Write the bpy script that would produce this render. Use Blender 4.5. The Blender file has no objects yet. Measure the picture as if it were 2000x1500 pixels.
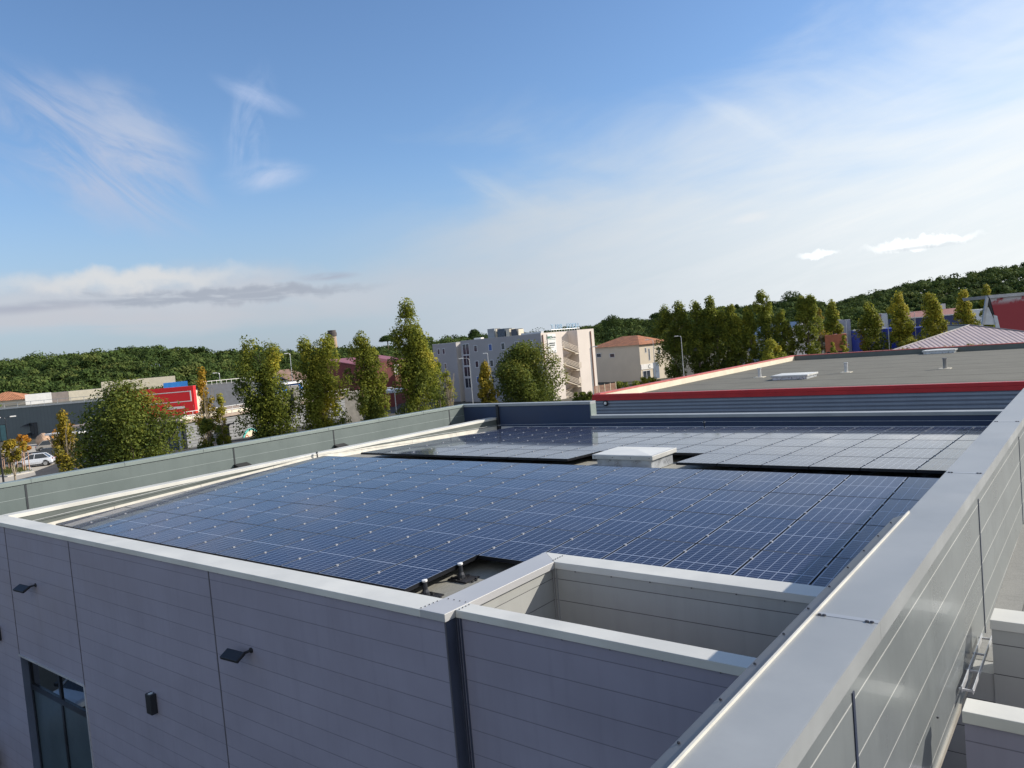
import bpy, math, random
import numpy as np
from mathutils import Matrix, Vector
R_ = math.radians
random.seed(7)
rng = np.random.default_rng(7)
scene = bpy.context.scene
COL = scene.collection
# ------------------------------------------------------------------ camera
YAW, PITCH, ROLL, FPX = R_(-38.288), R_(-2.938), R_(-4.872), 1495.86
EYE = np.array([0.0, 0.0, 10.0])
_f = np.array([math.sin(YAW)*math.cos(PITCH), math.cos(YAW)*math.cos(PITCH), math.sin(PITCH)])
_r = np.array([math.cos(YAW), -math.sin(YAW), 0.0])
_u = np.cross(_r, _f)
_c, _s = math.cos(ROLL), math.sin(ROLL)
RGT, UPV = _c*_r + _s*_u, -_s*_r + _c*_u
cam_d = bpy.data.cameras.new('camera')
cam = bpy.data.objects.new('camera', cam_d)
COL.objects.link(cam)
cam.matrix_world = Matrix(((RGT[0], UPV[0], -_f[0], EYE[0]), (RGT[1], UPV[1], -_f[1], EYE[1]), (RGT[2], UPV[2], -_f[2], EYE[2]), (0, 0, 0, 1)))
cam_d.sensor_width = 36.0
cam_d.lens = 36.0*FPX/2000.0
cam_d.clip_start, cam_d.clip_end = 0.1, 9000
scene.camera = cam
# survey helpers: the photographed direction (px, py of the 2000 x 1500 picture) turned into a real place
def ray(px, py):
    return _f + RGT*(px-1000)/FPX - UPV*(py-750)/FPX
def at(px, py, D):
    d = ray(px, py)
    return EYE + d*(D/math.hypot(d[0], d[1]))
def onz(px, py, z):
    d = ray(px, py)
    return EYE + d*((z-10.0)/d[2])
def onv(px, py, P, t):
    """vertical plane through P along horizontal unit vector t -> (s, z)"""
    d = ray(px, py); n = np.array([-t[1], t[0]])
    k = (n @ (np.array(P[:2])-EYE[:2])) / (n @ d[:2])
    q = EYE + d*k
    return float((q[:2]-np.array(P[:2])) @ np.array(t[:2])), float(q[2])
def azel(px, py):
    d = ray(px, py); d = d/np.linalg.norm(d)
    return math.atan2(d[0], d[1]), math.asin(d[2])
# ------------------------------------------------------------------ sun, sky, exposure
SAZ, SEL = R_(43.6), R_(28.5)
sunv = Vector((math.sin(SAZ)*math.cos(SEL), math.cos(SAZ)*math.cos(SEL), math.sin(SEL)))
sd = bpy.data.lights.new('sun', 'SUN'); sd.energy = 5.0; sd.angle = R_(0.55); sd.color = (1.0, 0.925, 0.82)
so = bpy.data.objects.new('sun', sd); COL.objects.link(so)
so.rotation_euler = sunv.to_track_quat('Z', 'Y').to_euler(); so.location = (30, 30, 60)
scene.view_settings.view_transform = 'Standard'
scene.view_settings.look = 'None'
scene.view_settings.gamma = 1
scene.view_settings.exposure = 0.30

class NT:
    """tiny node helper"""
    def __init__(s, tree): s.t = tree; s.n = tree.nodes; s.l = tree.links
    def new(s, typ, **kw):
        nd = s.n.new(typ)
        for k, v in kw.items(): setattr(nd, k, v)
        return nd
    def put(s, sock, v):
        if isinstance(v, bpy.types.NodeSocket): s.l.new(v, sock)
        elif v is not None: sock.default_value = v
    def m(s, op, a, b=None, c=None, clamp=False):
        nd = s.new('ShaderNodeMath', operation=op, use_clamp=clamp)
        s.put(nd.inputs[0], a); s.put(nd.inputs[1], b)
        if c is not None: s.put(nd.inputs[2], c)
        return nd.outputs[0]
    def mix(s, f, a, b, typ='MIX'):
        nd = s.new('ShaderNodeMixRGB', blend_type=typ)
        s.put(nd.inputs[0], f); s.put(nd.inputs[1], a if isinstance(a, bpy.types.NodeSocket) else (*a[:3], 1)); s.put(nd.inputs[2], b if isinstance(b, bpy.types.NodeSocket) else (*b[:3], 1))
        return nd.outputs[0]
    def ramp(s, v, lo, hi, a=0.0, b=1.0):
        nd = s.new('ShaderNodeMapRange', interpolation_type='SMOOTHSTEP')
        s.put(nd.inputs[0], v); s.put(nd.inputs[1], lo); s.put(nd.inputs[2], hi); s.put(nd.inputs[3], a); s.put(nd.inputs[4], b)
        return nd.outputs[0]
    def xyz(s, x, y, z):
        nd = s.new('ShaderNodeCombineXYZ'); s.put(nd.inputs[0], x); s.put(nd.inputs[1], y); s.put(nd.inputs[2], z); return nd.outputs[0]
    def noise(s, vec, scale, detail=4, rough=0.55, dist=0.0):
        nd = s.new('ShaderNodeTexNoise'); s.put(nd.inputs['Vector'], vec)
        nd.inputs['Scale'].default_value = scale; nd.inputs['Detail'].default_value = detail
        nd.inputs['Roughness'].default_value = rough; nd.inputs['Distortion'].default_value = dist
        return nd.outputs['Fac']

world = bpy.data.worlds.new('World'); scene.world = world; world.use_nodes = True
W = NT(world.node_tree); W.n.clear()
sky = W.new('ShaderNodeTexSky', sky_type='NISHITA'); sky.sun_disc = False
sky.sun_elevation = SEL; sky.sun_rotation = SAZ; sky.altitude = 50; sky.air_density = 1.0; sky.dust_density = 0.6; sky.ozone_density = 2.0
tc = W.new('ShaderNodeTexCoord')
sep = W.new('ShaderNodeSeparateXYZ'); W.l.new(tc.outputs['Generated'], sep.inputs[0])
AZ = W.m('ARCTAN2', sep.outputs[0], sep.outputs[1])
EL = W.m('ARCSINE', sep.outputs[2])
def rot_uv(px, py, px2, py2):
    """sky coordinates with the origin at one photographed direction and u towards another"""
    a0, e0 = azel(px, py); a1, e1 = azel(px2, py2); th = math.atan2(e1-e0, a1-a0); c, s = math.cos(th), math.sin(th)
    da = W.m('SUBTRACT', AZ, a0); de = W.m('SUBTRACT', EL, e0)
    u = W.m('ADD', W.m('MULTIPLY', da, c), W.m('MULTIPLY', de, s))
    v = W.m('SUBTRACT', W.m('MULTIPLY', de, c), W.m('MULTIPLY', da, s))
    return u, v
def cloud(col, px, py, px2, py2, ru, rv, tone, dens, su, sv, lo, hi, seed, detail=6, soft=0.9, dist=0.6, warp=1.6, wf=(6.0, 9.0)):
    u, v = rot_uv(px, py, px2, py2)
    wn = W.noise(W.xyz(W.m('MULTIPLY', u, wf[0]), W.m('MULTIPLY', v, wf[1]), seed+50.0), 1.0, 4)
    wv = W.m('MULTIPLY', W.m('SUBTRACT', wn, 0.5), rv*warp)
    uu = W.m('DIVIDE', u, ru); vv = W.m('DIVIDE', W.m('ADD', v, wv), rv)
    rr = W.m('SQRT', W.m('ADD', W.m('MULTIPLY', uu, uu), W.m('MULTIPLY', vv, vv)))
    mask = W.ramp(rr, 1.0, 1.0-soft)
    ns = W.noise(W.xyz(W.m('MULTIPLY', u, su), W.m('MULTIPLY', v, sv), seed), 1.0, detail, 0.6, dist)
    a = W.m('MULTIPLY', W.m('MULTIPLY', mask, W.ramp(ns, lo, hi)), dens, clamp=True)
    return W.mix(a, col, tone)
SKYK = 0.085
col = sky.outputs[0]
# tune the clear sky a little towards the phone camera's rendering of it
hs = W.new('ShaderNodeHueSaturation'); hs.inputs['Saturation'].default_value = 1.04; hs.inputs['Value'].default_value = 1.0; W.l.new(col, hs.inputs['Color'])
col = W.mix(1.0, hs.outputs[0], (1.30, 1.44, 1.62), 'MULTIPLY')
K = 1.0/SKYK
def tone(r, g, b): return (r*K, g*K, b*K)
# pale air towards the horizon
hor = W.ramp(EL, R_(15), R_(-1)); 
col = W.mix(W.m('MULTIPLY', hor, 0.85), col, tone(0.31, 0.375, 0.47))
# thin white veil spreading from the sun's side
a0, e0 = azel(740, 500); a1, e1 = azel(1950, 20)
u, v = rot_uv(740, 500, 1950, 20)
wrp = W.noise(W.xyz(W.m('MULTIPLY', AZ, 2.2), W.m('MULTIPLY', EL, 7.0), 3.0), 1.0, 6, 0.55, 0.8)
vd = W.m('ADD', v, W.m('MULTIPLY', W.m('SUBTRACT', wrp, 0.5), 0.34))
veil = W.ramp(vd, 0.10, -0.10)
str1 = W.noise(W.xyz(W.m('MULTIPLY', u, 2.0), W.m('MULTIPLY', v, 16.0), 9.0), 1.0, 6, 0.55, 0.5)
str2 = W.noise(W.xyz(W.m('MULTIPLY', u, 7.0), W.m('MULTIPLY', v, 42.0), 19.0), 1.0, 8, 0.62, 1.0)
veil = W.m('MULTIPLY', veil, W.m('ADD', W.ramp(str1, 0.15, 0.70, 0.66, 0.86), W.ramp(str2, 0.35, 0.70, 0.0, 0.10)), clamp=True)
leftfade = W.ramp(u, -0.16, 0.16)
veil = W.m('MULTIPLY', veil, leftfade)
azd = W.ramp(AZ, azel(800, 400)[0], azel(2000, 300)[0])
vtone = W.mix(azd, tone(0.45, 0.505, 0.57), tone(0.76, 0.79, 0.80))
col = W.mix(veil, col, vtone)
# left cirrus fans
col = cloud(col, 190, 300, 340, 400, 0.16, 0.095, tone(0.40, 0.45, 0.58), 0.78, 7, 26, 0.30, 0.66, 1.0, detail=8, soft=0.7, dist=0.9)
col = cloud(col, 270, 265, 360, 300, 0.10, 0.05, tone(0.44, 0.49, 0.60), 0.60, 9, 34, 0.30, 0.66, 11.0, detail=8, dist=1.0)
col = cloud(col, 505, 190, 570, 215, 0.065, 0.017, tone(0.48, 0.55, 0.72), 0.60, 10, 34, 0.25, 0.75, 2.0, dist=0.6)
col = cloud(col, 520, 345, 630, 330, 0.070, 0.022, tone(0.50, 0.56, 0.70), 0.62, 10, 34, 0.25, 0.7, 4.0, dist=0.6)
col = cloud(col, 490, 250, 480, 330, 0.09, 0.04, tone(0.45, 0.53, 0.70), 0.45, 8, 25, 0.35, 0.75, 5.0, dist=1.2)
# low cloud bank on the left: white crest, grey belly
col = cloud(col, 300, 588, 760, 560, 0.55, 0.050, tone(0.47, 0.49, 0.535), 0.85, 3, 30, 0.05, 0.45, 6.0, soft=0.8)
col = cloud(col, 250, 545, 500, 532, 0.20, 0.018, tone(0.60, 0.60, 0.60), 0.85, 9, 60, 0.12, 0.45, 7.0, warp=2.6, wf=(20.0, 20.0))
col = cloud(col, 420, 578, 760, 558, 0.235, 0.0125, tone(0.31, 0.345, 0.41), 0.85, 14, 85, 0.28, 0.52, 8.0, soft=0.6, warp=2.6, wf=(26.0, 20.0))
col = cloud(col, 640, 540, 740, 534, 0.05, 0.007, tone(0.33, 0.36, 0.44), 0.8, 10, 70, 0.20, 0.50, 12.0)
col = cloud(col, 60, 602, 200, 594, 0.10, 0.010, tone(0.30, 0.33, 0.41), 0.8, 10, 70, 0.20, 0.50, 22.0)
col = cloud(col, 1465, 425, 1500, 420, 0.035, 0.009, tone(0.66, 0.69, 0.72), 0.8, 14, 50, 0.2, 0.5, 23.0)
col = cloud(col, 1470, 240, 1580, 300, 0.11, 0.020, tone(0.66, 0.71, 0.76), 0.32, 8, 36, 0.3, 0.6, 24.0)
col = cloud(col, 980, 380, 1080, 440, 0.09, 0.018, tone(0.50, 0.56, 0.62), 0.35, 10, 40, 0.3, 0.6, 25.0)
col = cloud(col, 990, 560, 1100, 552, 0.07, 0.009, tone(0.46, 0.50, 0.56), 0.6, 12, 70, 0.25, 0.55, 14.0)
col = cloud(col, 200, 625, 760, 605, 0.50, 0.022, tone(0.46, 0.47, 0.51), 0.75, 4, 60, 0.15, 0.55, 31.0, warp=2.0)
# small bright clouds over the hill on the right
col = cloud(col, 1800, 474, 1940, 455, 0.070, 0.0085, tone(0.93, 0.95, 0.95), 1.0, 16, 60, 0.12, 0.40, 15.0, soft=0.6, dist=0.2, warp=3.4, wf=(60.0, 40.0))
col = cloud(col, 1800, 483, 1920, 470, 0.060, 0.0035, tone(0.50, 0.55, 0.60), 0.6, 16, 60, 0.15, 0.45, 16.0)
col = cloud(col, 1598, 497, 1640, 491, 0.028, 0.0055, tone(0.88, 0.91, 0.92), 1.0, 22, 70, 0.15, 0.42, 17.0, soft=0.6, warp=3.4, wf=(70.0, 40.0))
bg = W.new('ShaderNodeBackground'); W.l.new(col, bg.inputs[0]); bg.inputs[1].default_value = SKYK
wo = W.new('ShaderNodeOutputWorld'); W.l.new(bg.outputs[0], wo.inputs[0])

# ------------------------------------------------------------------ object helpers
def tag(o, label=None, cat=None, group=None, kind=None):
    if label: o['label'] = label
    if cat: o['category'] = cat
    if group: o['group'] = group
    if kind: o['kind'] = kind
    return o
def thing(name, label, cat, loc=(0, 0, 0), rz=0.0, group=None):
    o = bpy.data.objects.new(name, None); COL.objects.link(o)
    o.location = loc; o.rotation_euler = (0, 0, rz); o.empty_display_size = 0.3
    return tag(o, label, cat, group)
class MB:
    def __init__(s): s.v = []; s.f = []; s.sm = False
    def add(s, vs, fs):
        b = len(s.v); s.v += [tuple(map(float, p)) for p in vs]; s.f += [tuple(b+i for i in q) for q in fs]; return s
    def box(s, x0, y0, z0, x1, y1, z1):
        if x0 > x1: x0, x1 = x1, x0
        if y0 > y1: y0, y1 = y1, y0
        if z0 > z1: z0, z1 = z1, z0
        return s.add([(x0, y0, z0), (x1, y0, z0), (x1, y1, z0), (x0, y1, z0), (x0, y0, z1), (x1, y0, z1), (x1, y1, z1), (x0, y1, z1)],
                     [(0, 3, 2, 1), (4, 5, 6, 7), (0, 1, 5, 4), (1, 2, 6, 5), (2, 3, 7, 6), (3, 0, 4, 7)])
    def prism(s, pts, off):
        """closed polygon pts (3d) extruded by vector off"""
        n = len(pts); a = [tuple(p) for p in pts]; b = [tuple(p[i]+off[i] for i in range(3)) for p in pts]
        return s.add(a+b, [tuple(range(n))[::-1], tuple(range(n, 2*n))] + [(i, (i+1) % n, n+(i+1) % n, n+i) for i in range(n)])
    def tube(s, p, q, r0, r1=None, n=8, cap=True):
        r1 = r0 if r1 is None else r1
        p, q = Vector(p), Vector(q); d = (q-p).normalized()
        a = d.orthogonal().normalized(); b = d.cross(a)
        vs = [p+(a*math.cos(2*math.pi*i/n)+b*math.sin(2*math.pi*i/n))*r0 for i in range(n)] + [q+(a*math.cos(2*math.pi*i/n)+b*math.sin(2*math.pi*i/n))*r1 for i in range(n)]
        fs = [(i, (i+1) % n, n+(i+1) % n, n+i) for i in range(n)]
        if cap: fs += [tuple(range(n))[::-1], tuple(range(n, 2*n))]
        return s.add(vs, fs)
    def path(s, pts, r, n=6):
        for a, b in zip(pts[:-1], pts[1:]): s.tube(a, b, r, r, n)
        return s
    def lathe(s, prof, c=(0, 0, 0), n=16, axis='z'):
        vs = []
        for r, h in prof:
            for i in range(n):
                a = 2*math.pi*i/n; x, y = r*math.cos(a), r*math.sin(a)
                vs.append((c[0]+x, c[1]+y, c[2]+h) if axis == 'z' else (c[0]+x, c[1]+h, c[2]+y))
        fs = [(j*n+i, j*n+(i+1) % n, (j+1)*n+(i+1) % n, (j+1)*n+i) for j in range(len(prof)-1) for i in range(n)]
        fs += [tuple(range(n))[::-1], tuple(range((len(prof)-1)*n, len(prof)*n))]
        if axis == 'y': fs = [f[::-1] for f in fs]
        return s.add(vs, fs)
    def xf(s, M, start=0):
        s.v[start:] = [tuple(M @ Vector(p)) for p in s.v[start:]]; return s
    def shift(s, d): s.v = [(a-d[0], b-d[1], c-d[2]) for a, b, c in s.v]; return s
    def build(s, name, mat, parent=None, bevel=0.0, smooth=False, world=False, seg=2):
        if world and parent is not None: s.shift(parent.location)
        me = bpy.data.meshes.new(name); me.from_pydata(s.v, [], s.f); me.materials.append(mat); me.update()
        o = bpy.data.objects.new(name, me); COL.objects.link(o)
        if parent is not None: o.parent = parent
        if bevel:
            b = o.modifiers.new('bevel', 'BEVEL'); b.width = bevel; b.segments = seg; b.limit_method = 'ANGLE'; b.harden_normals = False
        if smooth: me.polygons.foreach_set('use_smooth', [True]*len(me.polygons))
        return o
def parts(items, name, mat, parent, fn):
    for it in items:
        m = MB(); fn(m, it); m.build(name, mat, parent, world=True)
def fastmesh(name, V, F, mat, parent=None, attr=None, smooth=False):
    """V (n,3), F (m,4) arrays"""
    me = bpy.data.meshes.new(name); k = F.shape[1]
    me.vertices.add(len(V)); me.vertices.foreach_set('co', V.astype(np.float32).ravel())
    me.loops.add(F.size); me.loops.foreach_set('vertex_index', F.astype(np.int32).ravel())
    me.polygons.add(len(F)); me.polygons.foreach_set('loop_start', np.arange(0, F.size, k, dtype=np.int32))
    me.polygons.foreach_set('loop_total', np.full(len(F), k, dtype=np.int32))
    me.update(calc_edges=True)
    if smooth: me.polygons.foreach_set('use_smooth', [True]*len(F))
    if attr is not None:
        a = me.attributes.new('var', 'FLOAT', 'POINT'); a.data.foreach_set('value', attr.astype(np.float32))
    if mat is not None: me.materials.append(mat)
    o = bpy.data.objects.new(name, me); COL.objects.link(o)
    if parent is not None: o.parent = parent
    return o
def dup(root, loc=None, rz=None):
    r = root.copy(); COL.objects.link(r)
    if loc is not None: r.location = loc
    if rz is not None: r.rotation_euler[2] = rz
    for ch in list(root.children):
        c = ch.copy(); COL.objects.link(c); c.parent = r
        for g in list(ch.children):
            d = g.copy(); COL.objects.link(d); d.parent = c
    return r
# ------------------------------------------------------------------ materials
MATS = {}
def mat(name, rgb, rough=0.6, metal=0.0, var=0.12, vscale=1.5, bump=0.0, bscale=40.0, spec=0.5, coat=0.0, dirt=0.0):
    if name in MATS: return MATS[name]
    m = bpy.data.materials.new(name); m.use_nodes = True; N = NT(m.node_tree)
    b = m.node_tree.nodes['Principled BSDF']
    g = N.new('ShaderNodeNewGeometry'); pos = g.outputs['Position']
    c = (*rgb, 1)
    if var:
        n1 = N.noise(pos, vscale, 5); dk = tuple(x*(1-var) for x in rgb); lt = tuple(min(1, x*(1+var)) for x in rgb)
        cs = N.mix(N.ramp(n1, 0.3, 0.7), dk, lt)
        if dirt:
            n2 = N.noise(pos, vscale*0.35, 8, 0.7); cs = N.mix(N.m('MULTIPLY', N.ramp(n2, 0.48, 0.75), dirt), cs, tuple(x*0.45 for x in rgb))
        N.l.new(cs, b.inputs['Base Color'])
        N.l.new(N.ramp(n1, 0.3, 0.7, max(0, rough-0.05), min(1, rough+0.05)), b.inputs['Roughness'])
    else:
        b.inputs['Base Color'].default_value = c; b.inputs['Roughness'].default_value = rough
    b.inputs['Metallic'].default_value = metal; b.inputs['Specular IOR Level'].default_value = spec
    b.inputs['Coat Weight'].default_value = coat
    if bump:
        bn = N.new('ShaderNodeBump'); bn.inputs['Strength'].default_value = bump; bn.inputs['Distance'].default_value = 0.02
        N.l.new(N.noise(pos, bscale, 5), bn.inputs['Height']); N.l.new(bn.outputs[0], b.inputs['Normal'])
    MATS[name] = m; return m
def cladding(name, rgb, axis, period, off, width, line, rough=0.4, metal=0.0, raised=False, spec=0.5, profile=None, var=0.05, coat=0.0):
    """sheet cladding with joint lines every `period` along an axis of world space (0 x, 1 y, 2 z)"""
    m = bpy.data.materials.new(name); m.use_nodes = True; N = NT(m.node_tree); b = m.node_tree.nodes['Principled BSDF']
    g = N.new('ShaderNodeNewGeometry'); sp = N.new('ShaderNodeSeparateXYZ'); N.l.new(g.outputs['Position'], sp.inputs[0])
    if isinstance(axis, tuple):
        a = N.m('ADD', N.m('MULTIPLY', sp.outputs[0], axis[0]), N.m('MULTIPLY', sp.outputs[1], axis[1]))
    else: a = sp.outputs[axis]
    fr = N.m('FRACT', N.m('DIVIDE', N.m('SUBTRACT', a, off), period))
    n1 = N.noise(g.outputs['Position'], 0.9, 6, 0.6); n3 = N.noise(N.xyz(N.m('MULTIPLY', sp.outputs[0], 9.0), N.m('MULTIPLY', sp.outputs[1], 9.0), N.m('MULTIPLY', sp.outputs[2], 0.8)), 1.0, 4)
    base = N.mix(N.ramp(n1, 0.3, 0.7), tuple(x*(1-var) for x in rgb), tuple(x*(1+var) for x in rgb))
    base = N.mix(N.m('MULTIPLY', N.ramp(n3, 0.45, 0.8), 0.28), base, tuple(x*0.75 for x in rgb))
    wn_ = N.new('ShaderNodeTexWhiteNoise'); wn_.noise_dimensions = '2D'
    N.l.new(N.xyz(N.m('FLOOR', N.m('DIVIDE', N.m('SUBTRACT', a, off), period)), N.m('FLOOR', N.m('DIVIDE', N.m('ADD', sp.outputs[0], sp.outputs[1]), 6.3)), 0.0), wn_.inputs['Vector'])
    if profile != 'ribs': base = N.mix(N.m('MULTIPLY', wn_.outputs['Value'], 0.10), base, tuple(x*0.55 for x in rgb))
    if profile == 'ribs':          # corrugated / ribbed sheet: relief through bump, groove shade also put into the colour
        tri = N.m('ABSOLUTE', N.m('SUBTRACT', fr, 0.5)); h = N.ramp(tri, 0.16, 0.30)
        bn = N.new('ShaderNodeBump'); bn.inputs['Strength'].default_value = 1.0; bn.inputs['Distance'].default_value = width
        N.l.new(h, bn.inputs['Height']); N.l.new(bn.outputs[0], b.inputs['Normal'])
        cs = N.mix(N.m('MULTIPLY', N.ramp(tri, 0.20, 0.12), 0.5), base, line)
    else:
        ln = N.m('LESS_THAN', fr, width/period)
        cs = N.mix(ln, base, line)
        bn = N.new('ShaderNodeBump'); bn.inputs['Strength'].default_value = 0.5; bn.inputs['Distance'].default_value = 0.004; bn.invert = not raised
        N.l.new(ln, bn.inputs['Height']); N.l.new(bn.outputs[0], b.inputs['Normal'])
    N.l.new(cs, b.inputs['Base Color'])
    N.l.new(N.ramp(n1, 0.3, 0.7, rough-0.05, rough+0.07), b.inputs['Roughness'])
    b.inputs['Metallic'].default_value = metal; b.inputs['Specular IOR Level'].default_value = spec; b.inputs['Coat Weight'].default_value = coat
    return m
LG = (0.36, 0.36, 0.355)
M_front = cladding('front cladding', (0.285, 0.275, 0.345), 2, 0.3165, 6.52, 0.010, (0.165, 0.16, 0.205), rough=0.42, spec=0.5)
M_court = cladding('court cladding', (0.36, 0.365, 0.345), 2, 0.3165, 6.52, 0.010, (0.10, 0.10, 0.10), rough=0.42)
M_outer = cladding('outer cladding', (0.120, 0.150, 0.145), 2, 0.355, 6.895, 0.008, (0.36, 0.40, 0.39), rough=0.5)
M_screen = cladding('screen cladding', (0.235, 0.258, 0.262), 2, 0.356, 7.715, 0.012, (0.62, 0.63, 0.60), rough=0.31, metal=0.30, raised=True, coat=0.2)  # pale joint lines put the sunlit edge glint into the colour
M_cap = mat('cap metal', (0.58, 0.575, 0.53), 0.45, 0.0, 0.08, 0.8, 0.05, 120, dirt=0.22)
M_capgrey = mat('parapet cap metal', (0.30, 0.315, 0.32), 0.45, 0.15, 0.08, 1.1, 0.04, 160, dirt=0.25)
M_capgreen = mat('outer cap metal', (0.20, 0.24, 0.225), 0.45, 0.0, 0.06, 1.0)
M_navy = mat('rear wall sheet', (0.022, 0.038, 0.085), 0.5, 0.0, 0.06, 1.0)  # dark blue of the shaded wall put into the base colour
M_greyin = mat('upstand sheet', (0.105, 0.120, 0.112), 0.5, 0.0, 0.08, 1.5, dirt=0.2)
M_flash = mat('bright flashing', (0.56, 0.54, 0.48), 0.45, 0.0, 0.10, 3.0, 0.1, 60)
M_black = mat('black', (0.012, 0.012, 0.014), 0.5, 0, 0)
M_dark = mat('dark metal', (0.03, 0.033, 0.04), 0.4, 0.3, 0.1)
M_screw = mat('screw', (0.08, 0.08, 0.09), 0.4, 0.6, 0)
M_white = mat('white paint', (0.75, 0.74, 0.72), 0.5, 0, 0.05)
M_galv = mat('galvanised', (0.50, 0.51, 0.52), 0.45, 0.5, 0.12, 8)
M_glass = mat('window glass', (0.02, 0.028, 0.035), 0.05, 0.0, 0.0, spec=0.9)
M_rust = mat('brown', (0.20, 0.10, 0.06), 0.7)
def membrane(name, a, b, period=1.0, axis=1, rough=0.9):
    m = bpy.data.materials.new(name); m.use_nodes = True; N = NT(m.node_tree); p = m.node_tree.nodes['Principled BSDF']
    g = N.new('ShaderNodeNewGeometry'); sp = N.new('ShaderNodeSeparateXYZ'); N.l.new(g.outputs['Position'], sp.inputs[0])
    n1 = N.noise(g.outputs['Position'], 0.5, 6, 0.65); n2 = N.noise(g.outputs['Position'], 90, 3, 0.7)
    n3 = N.noise(N.xyz(N.m('MULTIPLY', sp.outputs[0], 30.0 if axis == 1 else 4.0), N.m('MULTIPLY', sp.outputs[1], 4.0 if axis == 1 else 30.0), 0.0), 1.0, 4)
    c = N.mix(N.ramp(n1, 0.25, 0.75), a, b)
    c = N.mix(N.m('MULTIPLY', N.ramp(n2, 0.35, 0.7), 0.45), c, tuple(x*1.6 for x in b))
    c = N.mix(N.m('MULTIPLY', N.ramp(n3, 0.5, 0.7), 0.30), c, tuple(x*0.6 for x in a))
    fr = N.m('FRACT', N.m('DIVIDE', sp.outputs[axis], period))
    ln = N.m('LESS_THAN', fr, (0.018 if period < 2 else 0.22)/period)
    c = N.mix(N.m('MULTIPLY', ln, 0.7), c, tuple(x*0.35 for x in a))
    N.l.new(c, p.inputs['Base Color']); p.inputs['Roughness'].default_value = rough; p.inputs['Specular IOR Level'].default_value = 0.25
    bn = N.new('ShaderNodeBump'); bn.inputs['Strength'].default_value = 0.4; bn.inputs['Distance'].default_value = 0.004
    N.l.new(n2, bn.inputs['Height']); N.l.new(bn.outputs[0], p.inputs['Normal'])
    return m
M_mem = membrane('roof membrane', (0.19, 0.187, 0.165), (0.27, 0.265, 0.235), 1.0, 1)
M_mem2 = membrane('neighbour roof membrane', (0.110, 0.107, 0.088), (0.150, 0.145, 0.120), 4.6, 1)
# =================================================================== MAIN BUILDING
B = thing('warehouse_building', 'pale grey metal clad building whose flat roof carries the solar panels, in the foreground', 'building', (-14, 6.6, 0))
CZ, CT = 6.78, 0.10            # coping top and depth
RIDGE = 16.62
def zp(Y): return 6.603+0.0381*(Y-11.715) if Y <= RIDGE else 6.788-0.0335*(Y-17.0)
MO = 0.25
def zm(Y): return (6.603+0.0381*(Y-11.715) if Y <= RIDGE else 6.789-0.0335*(Y-RIDGE))-MO
# --- front wall with its window opening
fw = MB()
WX0, WX1, WZ1, WZ0 = -21.08, -17.52, 3.50, 0.25
fw.box(-24.25, 6.62, 0, WX0, 6.98, CZ-CT); fw.box(WX1, 6.62, 0, -6.58, 6.98, CZ-CT)
fw.box(WX0, 6.62, WZ1, WX1, 6.98, CZ-CT); fw.box(WX0, 6.62, 0, WX1, 6.98, WZ0)
fwall = fw.build('front_wall', M_front, B, world=True)
parts(((-21.10, WZ1), (-17.50, WZ1), (-12.0, 0.0), (-6.588, 0.0)), 'seam', mat('seam', (0.10, 0.10, 0.12), 0.4), B, lambda m, q: m.box(q[0]-0.012, 6.612, q[1], q[0]+0.012, 6.62, CZ-CT))
cap = MB()
cap.box(-22.42, 6.58, CZ-CT, -6.98, 7.02, CZ)
c = cap.build('parapet_cap', M_cap, B, bevel=0.006, world=True)
# reveal trim + window
wt = MB().box(WX0-0.05, 6.60, WZ1, WX1+0.03, 6.64, WZ1+0.05).build('window_lintel', mat('lintel', (0.42, 0.43, 0.46), 0.35, 0.2), B, world=True)
MB().box(WX1-0.03, 6.605, WZ0, WX1+0.02, 6.64, WZ1).build('window_trim', MATS['lintel'], B, world=True)
MB().box(WX0-0.002, 6.622, WZ0, WX0+0.012, 6.77, WZ1-0.002).build('reveal', mat('reveal sky tint', (0.10, 0.13, 0.20), 0.5), B, world=True)  # plate added on the jamb, blue sky light put into its colour
wf = MB(); wy = 6.80
for x in (WX0, -19.36, WX1-0.1): wf.box(x, wy-0.03, WZ0, x+0.10, wy+0.04, WZ1)
for z in (WZ1-0.06, 2.63, WZ0): wf.box(WX0, wy-0.035, z, WX1, wy+0.045, z+0.14)
win = wf.build('window', mat('frame dark blue', (0.022, 0.028, 0.04), 0.35, 0.4), B, world=True)
pn = MB().box(WX0+0.05, wy, 2.70, WX1-0.05, wy+0.015, WZ1-0.03); pn.shift(B.location)
o = pn.build('clear_pane', mat('mirror pane', (0.008, 0.009, 0.011), 0.02, 0.0, 0, spec=1.0, coat=1.0), win)
pn = MB().box(WX0+0.05, wy, WZ0+0.05, WX1-0.05, wy+0.015, 2.68); pn.shift(B.location)
o = pn.build('frosted_pane', mat('frosted pane', (0.05, 0.075, 0.095), 0.35, 0.0, 0.05), win)
# backing so that the building reads as solid behind the glass
MB().box(-24.2, 7.0, 0.02, -7.0, 7.05, 6.2).build('inner_wall', M_dark, B, world=True)
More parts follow.
